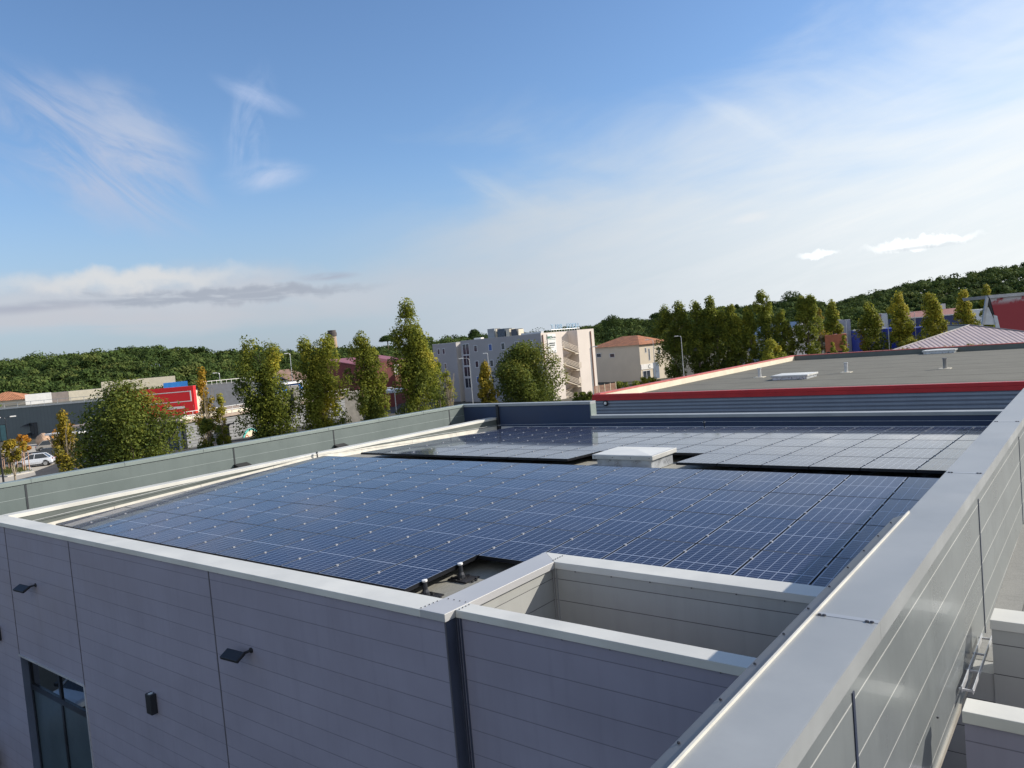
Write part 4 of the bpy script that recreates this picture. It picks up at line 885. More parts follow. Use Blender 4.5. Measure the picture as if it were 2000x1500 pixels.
for px, py, w, h in ((1261, 684, 0.5, 1.1), (1268, 692, 0.5, 2.6), (1287, 684, 0.8, 1.4)): s, z = onv(px, py, k1, nb); win(hb, s-w/2, s+w/2, z-h/2, z+h/2, M_pfr, M_pane, side=Lb)
s, z = onv(1262, 716, k1, nb); MB().box(Lb+0.02, s-1.7, z-0.55, Lb+0.12, s+2.2, z+0.55).build('shop_sign', M_white, hb)
textmesh('C', 1.1, M_txt, hb, Matrix.Translation((Lb+0.13, s+0.9, z-0.4)) @ Matrix.Rotation(math.pi/2, 4, 'Z') @ Matrix.Rotation(math.pi/2, 4, 'X'))
s, z = onv(1262, 730, k1, nb); win(hb, s-1.1, s+1.4, z-1.0, z+0.7, M_pfr, M_pane, side=Lb, bars=1, nm='shop_window')
MB().box(Lb, s+2.4, 0.2, Lb+0.06, s+4.4, 3.6).build('shop_front', mat('blue grey shop front', (0.16, 0.20, 0.27), 0.3), hb)
# slatted fence and bushes between
f0, f1 = at(1158, 762, 122), at(1203, 757, 128)
t = thing('slatted_fence', 'brown slatted wooden fence between the pale block and the bushes', 'fence', (f0[0], f0[1], 0), math.atan2(f1[1]-f0[1], f1[0]-f0[0])); LF = float(np.linalg.norm((f1-f0)[:2]))
fm = MB()
for k in range(11): fm.box(0, 0, 0.1+k*0.2, LF, 0.03, 0.25+k*0.2)
fm.build('slats', M_rust, t)
for k in range(5): MB().box(LF*k/4-0.05, -0.05, 0, LF*k/4+0.05, 0, 2.4).build('post', M_cream, t)
def bush(label, px, py, D, w, h, m=None, n=1300, base=0.2, leaf=0.3, name='bush'):
    p = at(px, py, D); r = np.random.default_rng(int(px*7+D)); t = thing(name, label, 'bush', (p[0], p[1], 0)); W_ = w*D/FPX/2
    cs = np.stack([r.uniform(-W_, W_, 14), r.uniform(-W_*0.4, W_*0.4, 14), r.uniform(0.3, h*0.8, 14)], 1); ca = math.atan2(p[0], p[1])
    rot = np.array([[math.cos(ca), -math.sin(ca)], [math.sin(ca), math.cos(ca)]]).T if False else np.array([[math.cos(-ca), -math.sin(-ca)], [math.sin(-ca), math.cos(-ca)]])
    cs[:, :2] = cs[:, :2] @ rot.T; ii = r.integers(0, 14, n); d = r.normal(0, 1, (n, 3)); d /= np.linalg.norm(d, axis=1)[:, None]
    P = cs[ii]+d*max(0.35, h*0.28)*r.uniform(0.4, 1, (n, 1)); P[:, 2] = np.abs(P[:, 2])
    V, F = cards(P, d+np.array([0, 0, 0.4]), leaf, r); fastmesh('foliage', V, F, m or M_leaf, t, np.repeat(np.clip(base+r.normal(0, 0.15, n), 0, 1), 4))
    st = MB()
    for q in cs[:8]: st.tube((q[0]*0.3, q[1]*0.3, 0), tuple(q), 0.04, 0.02, 4, False)
    st.build('stems', M_bark, t); return t
bush('dark bushes right of the slatted fence, below the beige house', 1220, 752, 130, 46, 2.3)
bush('low dark bush at the foot of the stair tower', 1140, 780, 122, 46, 1.6)
bush('yellow green bush below the shop sign of the beige house', 1268, 742, 150, 36, 1.6, base=0.5)
for k, (px, py, w, h, lab) in enumerate([(1590, 690, 90, 2.4, 'long low hedge below the twin topped poplar'), (1700, 688, 80, 2.2, 'brownish hedge below the broad olive poplar'), (1748, 690, 60, 2.6, 'brown hedge at the left foot of the ribbed hip roof'), (1655, 690, 60, 1.8, 'yellow green hedge below the grey shop'), (1560, 690, 50, 3, 'green bush below the pale gabled shed')]):
    bush(lab, px, py, 128, w, h, M_leaf, 1600, 0.42, 0.34, 'hedge')
# ---- corrugated grey building with terrace, round sign, red box
M_corr = cladding('corrugated grey', (0.235, 0.24, 0.245), 2, 0.42, 0, 0.13, (0.13, 0.135, 0.14), rough=0.5)
q0, q1 = onz(362, 826, 3.4), onz(702, 772, 3.4)
cb, uc, Lc = block('terrace_building', 'low grey corrugated building with a roof terrace, behind the large poplars', q0, q1, 24, 3.4, M_corr)
nc = np.array([-uc[1], uc[0]])
MB().box(-0.3, -0.3, 3.4, Lc, 24, 3.75).build('terrace_edge', mat('terrace tan', (0.36, 0.28, 0.22), 0.8), cb)
MB().box(-0.1, 0.8, 3.75, Lc*0.8, 1.1, 4.2).build('planter_wall', M_cream, cb)
rl = []
for k in range(26): MB().tube((-0.2+k*Lc*0.92/25, -0.2, 3.75), (-0.2+k*Lc*0.92/25, -0.2, 4.8), 0.035, n=5).build('railing_post', M_white, cb)
for z in (4.3, 4.8): MB().box(-0.2, -0.23, z, Lc*0.92, -0.17, z+0.06).build('railing', M_white, cb)
MB().box(-0.9, 0.5, 0, -0.02, 10, 3.4).build('side_wall', M_navy, cb)  # shade side of the building, added in navy with shade as colour
for px0, px1 in ((432, 440), (620, 640)):
    s = onv(px0, 860, q0, uc)[0]; MB().box(s, -0.06, 0, s+1.6, -0.01, 2.2).build('doorway', M_black, cb)
    MB().box(s-0.4, -0.7, 2.25, s+2.0, -0.02, 2.4).build('door_canopy', M_dark, cb)
s, z = onv(490, 858, q0, uc); rs = 23*105/FPX
t = thing('round_sign', 'round turquoise edged sign with a red band on the corrugated wall', 'sign', (q0[0]+uc[0]*s, q0[1]+uc[1]*s, z), math.atan2(uc[1], uc[0]))
MB().lathe([(rs, -0.14), (rs, -0.02)], (0, 0, 0), 32, 'y').build('rim', mat('turquoise', (0.10, 0.42, 0.38), 0.5), t)
MB().lathe([(rs*0.8, -0.16), (rs*0.8, -0.14)], (0, 0, 0), 32, 'y').build('face', mat('cream face', (0.72, 0.58, 0.42), 0.6), t)
MB().box(-rs*0.8, -0.20, -rs*0.9, rs*1.0, -0.165, -rs*0.45).build('band', mat('red band', (0.62, 0.07, 0.03), 0.5), t)
textmesh('YO', rs*0.55, mat('red lettering', (0.5, 0.08, 0.03), 0.5, 0, 0), t, Matrix.Translation((-rs*0.45, -0.17, rs*0.05)) @ Matrix.Rotation(math.pi/2, 4, 'X') @ Matrix.Rotation(R_(65), 4, 'Z'), bold=0.01)
textmesh('YO', rs*0.28, M_cream, t, Matrix.Translation((0, -0.205, -rs*0.8)) @ Matrix.Rotation(math.pi/2, 4, 'X')) if False else None
# red sign box on the terrace
r0, r1 = at(236, 790, 126), at(379, 775, 122)
rb, ur, Lr = block('red_sign_box', 'bright red box shaped shop sign with white outline, behind the round tree', r0, r1, 1.0, 7.95, mat('signal red', (0.72, 0.012, 0.018), 0.5, 0, 0.03), 3.7)
rf_ = Lr
for (a, b_, c, d) in ((Lr*0.30, 7.15, Lr*0.95, 7.27), (Lr*0.30, 5.7, Lr*0.95, 5.82), (Lr*0.95, 5.7, Lr*0.965, 7.27), (Lr*0.62, 4.75, Lr*0.86, 5.1)):
    MB().box(a, -0.10, b_, c, -0.02, d).build('white_bar', M_white, rb)
w0, w1 = at(380, 775, 124), at(396, 773, 126)
wb, *_ = block('beige_terrace_wall', 'beige wall right of the red sign box', w0, w1, 6, 7.2, mat('beige wall', (0.60, 0.48, 0.37), 0.8), 3.7, cat='wall')
d0_, d1_ = at(396, 770, 134), at(500, 762, 138)
db, ud, Ld = block('dark_annexe', 'dark grey flat volume behind the half bare poplar', d0_, d1_, 10, 7.6, mat('dark slate', (0.085, 0.095, 0.115), 0.6), 0, roof=M_mem2)
for k in range(12): MB().tube((Ld*k/11, 0, 7.6), (Ld*k/11, 0, 8.3), 0.03, n=4).build('railing_post', M_white, db)
MB().box(0, -0.03, 8.2, Ld, 0.03, 8.28).build('railing', M_white, db)
b0, b1 = at(319, 751, 150), at(366, 746, 150)
block('blue_awning', 'bright blue box awning above the red sign box', b0, b1, 3, 8.4, mat('awning blue', (0.03, 0.22, 0.62), 0.5), 7.2, cat='awning')
b0, b1 = at(552, 750, 140), at(590, 744, 146)
t, *_ = block('blue_awning', 'blue ribbed awning between the two large left poplars', b0, b1, 4, 6.4, cladding('awning ribs', (0.03, 0.16, 0.5), (1, 0), 0.8, 0, 0.2, (0.01, 0.06, 0.25)), 5.2, cat='awning')
MB().box(-0.5, -0.6, 6.4, t['L']+0.5, 4, 6.6).build('canopy_top', M_white, t)
b0, b1 = at(562, 775, 110), at(586, 772, 110)
t, *_ = block('plant_box', 'cream plant box on the terrace between the two large left poplars', b0, b1, 2.5, 6.9, mat('cream plant', (0.55, 0.50, 0.42), 0.6), 3.75, cat='cabinet')
MB().box(0.15, -0.05, 4.2, 0.8, -0.01, 6.4).build('grille', M_dark, t)
# ---- long grey warehouse on the left
M_ware = cladding('slate cladding', (0.10, 0.125, 0.14), (1, 0), 0.5, 0, 0.03, (0.07, 0.085, 0.1), rough=0.55)
q0w, q1w = at(-150, 820, 180), at(345, 780, 158)
wh, uw, Lw = block('grey_warehouse', 'long slate grey warehouse beyond the car park on the left', q0w, q1w, 35, 6.1, M_ware, roof=M_mem2)
MB().box(-0.1, -0.15, 6.0, Lw+0.1, 0.05, 6.25).build('gutter', M_galv, wh)
for k in range(20): MB().tube((k*Lw/19, 0.3, 6.1), (k*Lw/19, 0.3, 7.1), 0.04, n=4).build('railing_post', M_galv, wh)
MB().box(0, 0.27, 7.05, Lw, 0.33, 7.12).build('railing', M_galv, wh)
sa_, za = onv(58, 826, q0w, uw); sb_, zb_ = onv(76, 858, q0w, uw); win(wh, sa_, sb_, 0.2, za, M_dark, M_pane, bars=1)
for z in (za-0.1, za-1.9): MB().prism([(sa_-0.2, 0, z), (sa_-1.2, -1.0, z-0.5), (sa_+0.1, -1.0, z-0.5), (sa_+0.1, 0, z)], (0, 0, 0.06)).build('awning', M_dark, wh)
sa_, za = onv(-25, 832, q0w, uw); sb_, zb_ = onv(15, 860, q0w, uw); win(wh, sa_, sb_, 0.1, za, M_dark, mat('shop pane teal', (0.10, 0.22, 0.24), 0.2), bars=2, nm='shop_window')
for (x0, x1, D, z0, z1, lab, m_) in ((48, 100, 186, 7.4, 8.0, 'white roof box left of the brown one', M_white), (100, 133, 186, 7.4, 7.9, 'brown roof box between two white ones', mat('dull brown', (0.26, 0.22, 0.20), 0.7)), (134, 200, 186, 7.4, 7.9, 'long cream roof box behind the round tree', M_cream), (200, 345, 205, 7.0, 9.2, 'far long cream parapet building behind the round tree', M_cream)):
    a, b_ = at(x0, 770, D), at(x1, 765, D); block('roof_box', lab, a, b_, 4, z1+0.2, m_, 0.0, cat='building')
a, b_ = at(-60, 790, 196), at(50, 778, 192)
tb, ut, Lt = block('tiled_house', 'low house with an orange tiled roof at the left edge', a, b_, 10, 7.3, M_beige); hip(tb, Lt, 10, 7.3, 1.8, 0.4, tiles('left tiles', (0.45, 0.19, 0.09), math.atan2(ut[1], ut[0]), 0.5))
# ---- houses between the poplars
a, b_ = at(524, 735, 168), at(562, 730, 168)
t, u_, L_ = block('grey_roof_house', 'brick house with a blue grey roof between the two large left poplars', a, b_, 9, 6.9, mat('brick', (0.22, 0.11, 0.09), 0.8), 0)
MB().prism([(-0.3, -0.4, 6.9), (L_+0.1, -0.4, 6.9), (L_+0.1, 4.5, 8.5), (-0.3, 4.5, 8.5)], (0, 0, 0.12)).build('roof', mat('blue grey roof', (0.16, 0.20, 0.27), 0.5), t); win(t, 1.2, 2.6, 5.0, 6.2, M_pfr, M_pane)
a, b_ = at(562, 735, 160), at(604, 728, 166)
t, u_, L_ = block('brown_roof_house', 'white walled house with a brown tiled roof, left of the orange patched poplar', a, b_, 9, 6.6, M_white, 0)
MB().prism([(-0.3, -0.4, 6.6), (L_+0.1, -0.4, 6.6), (L_+0.1, 4.5, 8.7), (-0.3, 4.5, 8.7)], (0, 0, 0.14)).build('roof', tiles('brown tiles', (0.24, 0.15, 0.11), 0.3, 0.4), t); win(t, 1.2, 3.6, 4.3, 6.0, M_pfr, M_pane, bars=1)
M_brick = mat('brick red paint', (0.13, 0.028, 0.026), 0.7)
a, b_ = at(699, 742, 146), at(800, 735, 160)
t, u_, L_ = block('red_house', 'dark red walled house with a pinkish metal roof behind the poplars', a, b_, 12, 8.6, M_brick, 0)
MB().prism([(-0.3, -0.4, 8.6), (L_+0.3, -0.4, 8.6), (L_+0.3, 7, 10.0), (-0.3, 7, 10.0)], (0, 0, 0.14)).build('roof', mat('pink metal roof', (0.26, 0.09, 0.10), 0.5), t)
MB().prism([(0, 0, 8.6), (0, 7, 8.6), (0, 7, 10.0)], (0.2, 0, 0)).build('gable', M_brick, t)
s, z = onv(765, 722, a, u_); MB().box(s-2.2, -0.06, z-1.2, s+2.4, -0.01, z+1.0).build('white_panel', M_white, t)
a, b_ = at(667, 745, 152), at(699, 745, 146); t, *_ = block('red_house_wing', 'plain dark red wing with a slanted top, left of the narrow topped poplar', a, b_, 8, 8.9, M_brick, 0)
MB().prism([(0, 0, 8.9), (t['L'], 0, 8.9), (0, 0, 9.7)], (0, 8, 0)).build('slanted_top', M_brick, t)
a, b_ = at(672, 770, 112), at(704, 765, 112); block('pale_shed', 'small cream shed with a curved side between the poplars', a, b_, 3, 5.2, mat('pale shed', (0.60, 0.52, 0.42), 0.7), 0, cat='shed')
a, b_ = at(755, 778, 112), at(790, 774, 112); block('blue_grey_canopy', 'blue grey flat canopy left of the tallest poplar', a, b_, 5, 4.9, mat('canopy blue grey', (0.30, 0.35, 0.45), 0.5), 4.5, cat='canopy')
c_ = at(652, 690, 350); ct = at(650, 645, 350)
t = thing('chimney', 'tall round brick factory chimney above the wooded hill', 'chimney', (c_[0], c_[1], 0))
MB().lathe([(2.6, 0), (1.75, ct[2]-3.0), (1.75, ct[2]-2.6)], (0, 0, 0), 20).build('shaft', mat('chimney brick', (0.36, 0.26, 0.19), 0.9), t, smooth=True)
MB().lathe([(2.1, ct[2]-2.6), (2.1, ct[2]-1.0), (1.8, ct[2]-0.9), (1.8, ct[2])], (0, 0, 0), 20).build('crown', mat('chimney crown', (0.09, 0.075, 0.07), 0.9), t)
# ---- right hand side: shed, shops, hip roof, derelict hall
M_shed = cladding('shed sheet', (0.44, 0.46, 0.50), 2, 1.2, 0.1, 0.1, (0.26, 0.28, 0.33), rough=0.5)
a, b_ = at(1534, 690, 190), at(1600, 683, 196)
t, u_, L_ = block('gabled_shed', 'pale blue grey gabled shed behind the twin topped poplar', a, b_, 14, 6.9, M_shed)
MB().prism([(0, 0, 6.9), (L_, 0, 6.9), (L_/2, 0, 9.6)], (0, 14, 0)).build('gable', M_shed, t)
MB().prism([(-0.3, -0.3, 6.8), (L_/2, -0.3, 9.6), (L_/2, -0.3, 9.75), (-0.3, -0.3, 6.95)], (0, 14.5, 0)).build('roof', mat('shed roof', (0.30, 0.34, 0.38), 0.5), t)
def far(name, label, x0, y0, x1, y1, D0, D1, depth, ztop_px, m, **k):
    a, b_ = at(x0, y0, D0), at(x1, y1, D1); zt = at(x0, ztop_px, D0)[2]; return block(name, label, a, b_, depth, float(zt), m, **k)
M_bb = mat('bright blue sheet', (0.012, 0.035, 0.30), 0.5); M_db = mat('dark blue sheet', (0.016, 0.032, 0.12), 0.5)
t, *_ = far('blue_shed', 'bright blue flat shed between the broad olive and golden poplars', 1680, 680, 1766, 676, 196, 198, 10, 646, M_bb); MB().box(-1, -0.3, t.children[0].bound_box[1][2], t['L']*0.6, 2, t.children[0].bound_box[1][2]+0.3).build('white_edge', M_white, t)
far('grey_shop', 'grey shop wall with a dish behind the slim olive poplar', 1634, 680, 1664, 678, 205, 205, 10, 626, mat('shop grey', (0.28, 0.29, 0.33), 0.7))
far('brown_shop', 'brown shop block with a steel duct, behind the broad olive poplar', 1702, 680, 1728, 676, 225, 225, 10, 614, mat('shop brown', (0.20, 0.12, 0.11), 0.7))
t, *_ = far('dark_shop', 'long dark blue shop with a red brown roof band behind the golden poplars', 1780, 660, 1894, 652, 235, 240, 20, 622, M_db)
zt = t.children[0].bound_box[1][2]; MB().box(0, -0.2, zt, t['L'], 0.2, zt+0.25).build('light_edge', M_galv, t); MB().prism([(0, 0.3, zt), (t['L'], 0.3, zt), (t['L'], 8, zt+1.7), (0, 8, zt+1.7)], (0, 0, 0.1)).build('roof', mat('red brown band', (0.28, 0.13, 0.11), 0.8), t)
MB().box(t['L']*0.75, 8, zt+1.8, t['L']*0.82, 9.5, zt+3.3).build('roof_plant', M_galv, t); MB().tube((t['L']*0.63, 8, zt+1.7), (t['L']*0.63, 8, zt+4.5), 0.06, n=5).build('mast', M_galv, t)
far('blue_kiosk', 'low bright blue kiosk left of the hip roof', 1782, 672, 1822, 668, 190, 190, 6, 640, M_bb)
t, *_ = far('white_shop', 'white walled shop left of the derelict red hall', 1890, 655, 1924, 650, 215, 215, 12, 606, M_white)
t, *_ = far('orange_canopy', 'low orange canopy over a dark shop entrance behind the tiny saplings', 1612, 675, 1656, 670, 180, 180, 6, 655, mat('canopy orange', (0.45, 0.14, 0.07), 0.6)); MB().box(0.2, -0.05, 0, t['L']-0.2, -0.01, 2.6).build('entrance', M_black, t)
t, *_ = far('steel_duct', 'tall pale steel duct beside the brown shop', 1724, 660, 1735, 658, 222, 222, 2, 612, M_galv, cat='duct')
# ribbed hip roof
e0, e1 = at(1700, 700, 86), at(2120, 660, 98); ez = 5.6
ua = (e1-e0)[:2]; La = float(np.linalg.norm(ua)); ua = ua/La
t = thing('hip_roof_building', 'building with a pinkish ribbed metal hip roof behind the far red edge', 'building', (e0[0], e0[1], 0), math.atan2(ua[1], ua[0]))
MB().prism([(0.4, 0.4, 0), (La-0.4, 0.4, 0), (La, 8, 0)], (0, 0, ez-0.1)).build('wall', M_beige, t)
ap = at(1893, 635, 98); s_a = float((ap-e0)[:2]@ua); d_a = float((ap-e0)[:2]@np.array([-ua[1], ua[0]])); za = float(ap[2])
M_hip = cladding('ribbed roof sheet', (0.40, 0.33, 0.33), (float(ua[0]), float(ua[1])), 0.52, 0, 0.10, (0.16, 0.12, 0.13), rough=0.5, profile='ribs')
MB().add([(0, 0, ez), (La, 0, ez), (s_a, d_a, za)], [(0, 1, 2)]).build('front_slope', M_hip, t)
MB().add([(La, 0, ez), (La+4, 16, ez), (s_a+3, d_a+9, za), (s_a, d_a, za)], [(0, 1, 2, 3)]).build('rear_slope', mat('roof sheet shaded', (0.17, 0.14, 0.17), 0.6), t)  # darker copy of the roof sheet, shade of this slope as colour
MB().add([(0, 0, ez), (s_a, d_a, za), (s_a+3, d_a+9, za), (s_a+3, d_a+9, 0), (0, 0, 0), (s_a, d_a, 0)], [(0, 4, 5, 1), (1, 5, 3, 2)]).build('wall', M_beige, t)
rc = MB()
for a in ((0, 0, ez), (La, 0, ez)): rc.tube(a, (s_a, d_a, za), 0.09, n=5)
rc.tube((s_a, d_a, za), (s_a+3, d_a+9, za), 0.09, n=5); rc.build('ridge_trim', mat('ridge trim', (0.12, 0.11, 0.13), 0.6), t)
for px, w in ((1862, 60), (1900, 30), (1775, 40)): 
    b = bush('climbing brown shrub growing up behind the far red edge, '+{1862: 'widest of three', 1900: 'right one of three', 1775: 'left one of three'}[px], px+8, 676, 79.5, w, 1.0, M_leafy, 500, 0.1, 0.16); b.location.z = 5.55
# derelict red hall
h0, h1 = at(1932, 640, 128), at(2080, 625, 132); uu_ = (h1-h0)[:2]; Lh2 = float(np.linalg.norm(uu_)); uu_ = uu_/Lh2
t = thing('derelict_hall', 'derelict hall with a faded red slanting wall and peeling white top, at the right edge', 'building', (h0[0], h0[1], 0), math.atan2(uu_[1], uu_[0]))
def hp(px, py): s, z = onv(px, py, h0, uu_); return s, z
def poly(pts, th, m, nm, off=0.0):
    P = [hp(*p) for p in pts]; MB().prism([(s, off, z) for s, z in P][::-1], (0, th, 0)).build(nm, m, t)
M_dred = bpy.data.materials.new('faded red'); M_dred.use_nodes = True; N = NT(M_dred.node_tree); pb_ = M_dred.node_tree.nodes['Principled BSDF']
g = N.new('ShaderNodeNewGeometry'); sp = N.new('ShaderNodeSeparateXYZ'); N.l.new(g.outputs['Position'], sp.inputs[0])
peel = N.m('MULTIPLY', N.ramp(sp.outputs[2], 9.6, 10.6), N.ramp(N.noise(g.outputs['Position'], 0.9, 6, 0.7), 0.42, 0.56))
N.l.new(N.mix(peel, (0.30, 0.035, 0.045), (0.48, 0.47, 0.50)), pb_.inputs['Base Color']); pb_.inputs['Roughness'].default_value = 0.7
poly([(1934, 583), (2075, 570), (2075, 665), (1950, 642)], 0.3, M_dred, 'wall')
poly([(1928, 577), (2080, 564), (2080, 570), (1932, 583)], 9, mat('hall roof edge', (0.42, 0.42, 0.43), 0.6), 'roof_edge', -0.3)
poly([(1926, 578), (1930, 583), (1922, 632), (1917, 634)], 0.4, MATS['hall roof edge'], 'gable_trim', -0.2)
poly([(1931, 600), (1946, 634), (1921, 634), (1925, 600)], 0.3, mat('hall white sheet', (0.55, 0.57, 0.60), 0.6), 'side_panel', 0.05)
poly([(1940, 615), (1947, 617), (1953, 642), (1945, 640)], 0.2, MATS['hall white sheet'], 'side_panel', -0.1)
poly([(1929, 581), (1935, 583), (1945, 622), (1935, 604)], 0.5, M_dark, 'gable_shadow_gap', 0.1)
# =================================================================== STREET FURNITURE AND CARS
def lamp(label, px, pt, D, arm=1.0, r=0.07, double=False, group='street lamps', col_=None, armdir=-1):
    p = at(px, pt, D); m = col_ or M_galv
    t = thing('street_lamp', label, 'street lamp', (p[0], p[1], 0), -math.atan2(p[0], p[1]), group)
    MB().tube((0, 0, 0), (0, 0, p[2]-0.25), r, r*0.6, 8).build('mast', m, t)
    for s in ((armdir,) if not double else (-1, 1)):
        MB().path([(0, 0, p[2]-0.25), (s*arm*0.25, 0, p[2]-0.05), (s*arm, 0, p[2])], r*0.5).build('arm', m, t)
        MB().box(min(s*arm, s*(arm+0.7)), -0.14, p[2]-0.05, max(s*arm, s*(arm+0.7)), 0.14, p[2]+0.09).build('lamp_head', M_white, t, bevel=0.02)
    return t
for a in [('street lamp in front of the dark stair windows of the pale block', 916, 699, 118, 0.9), ('thin lamp left of the beige house corner, before the stair tower', 1152, 678, 121, 0.5),
 ('street lamp in front of the shop sign of the beige house', 1275, 663, 150, 0.8), ('street lamp before the widest poplar', 1330, 656, 146, 0.5), ('lamp in front of the pale gabled shed', 1564, 637, 170, 0.5),
 ('lamp in front of the grey shop', 1652, 624, 175, 0.9), ('lamp left of the golden poplar near the blue shed', 1733, 612, 180, 0.9), ('lamp before the bright blue shed', 1714, 616, 185, 0.5), ('lamp in front of the dark blue shop', 1786, 609, 190, 0.4),
 ('tall thin lamp left of the tallest poplar', 770, 757, 96, 0.3), ('small lamp with a white globe behind the short yellow poplar', 952, 690, 124, 0.05), ('small lamp over the dark grey annexe', 428, 728, 150, 0.4), ('thin lamp between the two houses', 566, 690, 150, 0.3)]:
    lamp(*a, r=0.09 if a[3] > 120 else 0.07, armdir=1 if a[1] in (1152,) else -1)
lamp('dark slanted double headed lamp at the left edge by the shop window', 10, 815, 120, 0.5, double=True, col_=M_dark)
t = thing('mast', 'black mast at the left edge beside the stakes', 'mast', tuple(at(5, 925, 94)[:2])+(0,)); MB().tube((0, 0, 0), (0, 0, 4.8), 0.10, n=8).build('pole', M_dark, t); MB().box(-0.3, -0.05, 4.4, 0.3, 0.05, 4.9).build('plate', M_dark, t)
M_stake = mat('stake wood', (0.50, 0.30, 0.20), 0.8)
for k, (px, py, lab) in enumerate(((12, 920, 'pair of wooden tree stakes nearest the left edge'), (29, 918, 'pair of wooden tree stakes in front of the white car bonnet'), (52, 921, 'pair of wooden tree stakes in front of the white car doors'))):
    q = onz(px, py, 0); t = thing('tree_stakes', lab, 'stakes', (q[0], q[1], 0), 0, 'wooden tree stakes on the grass island')
    for a, b_ in ((-0.3, -0.2), (0.3, -0.2), (0.0, 0.35)): MB().tube((a, b_, 0), (a, b_, 2.3), 0.05, n=6).build('stake', M_stake, t)
    MB().box(-0.35, -0.25, 1.9, 0.35, -0.2, 2.0).build('crossbar', M_stake, t)
q = [onz(*p, 0) for p in ((-60, 930), (15, 932), (66, 922), (60, 914), (10, 914), (-60, 920))]
o = MB().prism([(a[0], a[1], 0.012) for a in q], (0, 0, 0.13)).build('kerb_island', mat('kerb stone', (0.42, 0.40, 0.36), 0.8)); tag(o, 'grassy kerbed island with tree stakes at the left edge', 'kerb island')
ctr = np.mean(q, 0); r = np.random.default_rng(5); n = 2600; gp = []
while len(gp) < n:
    w_ = r.dirichlet(np.ones(6)*0.6); p = (np.array(q)*w_[:, None]).sum(0); gp.append(ctr+(p-ctr)*0.97)
gp = np.array(gp); gp[:, 2] = 0.2; V, F = cards(gp, np.tile([0.3, 0.2, 0.5], (n, 1)), 0.22, r)
tag(fastmesh('grass', V, F, leafmat('grass', (0.05, 0.07, 0.02), (0.10, 0.11, 0.03), (0.16, 0.13, 0.05)), None, np.repeat(r.uniform(0, 0.7, n), 4)), 'short rough grass on the kerbed island', 'grass', kind='stuff')
q = at(84, 856, 150); t = thing('boulder', 'rounded tan boulder beside the dark warehouse window', 'boulder', (q[0], q[1], 0))
me = bpy.data.meshes.new('rock'); import bmesh
bm = bmesh.new(); bmesh.ops.create_icosphere(bm, subdivisions=3, radius=1.0)
for v in bm.verts: v.co = v.co*(1+0.12*math.sin(3.1*v.co.x+1)*math.cos(2.7*v.co.y))*1.0; v.co.x *= 1.6; v.co.z = v.co.z*1.15+0.7
bm.to_mesh(me); bm.free(); me.materials.append(mat('tan rock', (0.45, 0.30, 0.20), 0.9, 0, 0.2, 2)); o = bpy.data.objects.new('rock', me); COL.objects.link(o); o.parent = t
# white canopy in the car park
q0c, q1c = at(122, 866, 128), at(176, 862, 124); t = thing('canopy', 'flat white canopy on slanted legs in the car park', 'canopy', (q0c[0], q0c[1], 0), math.atan2((q1c-q0c)[1], (q1c-q0c)[0])); Lq = float(np.linalg.norm((q1c-q0c)[:2]))
MB().box(-0.6, -2.2, 2.75, Lq+0.6, 2.2, 3.0).build('roof', M_white, t, bevel=0.04); MB().box(Lq*0.8, -0.2, 0, Lq*0.8+0.35, 0.2, 2.75).build('post', M_black, t); MB().tube((Lq+1.2, 0, 0), (Lq+0.1, 0, 2.75), 0.12, n=6).build('leg', M_white, t); MB().tube((-0.1, 0, 2.75), (0.6, 0, 0), 0.12, n=6).build('leg', M_white, t)
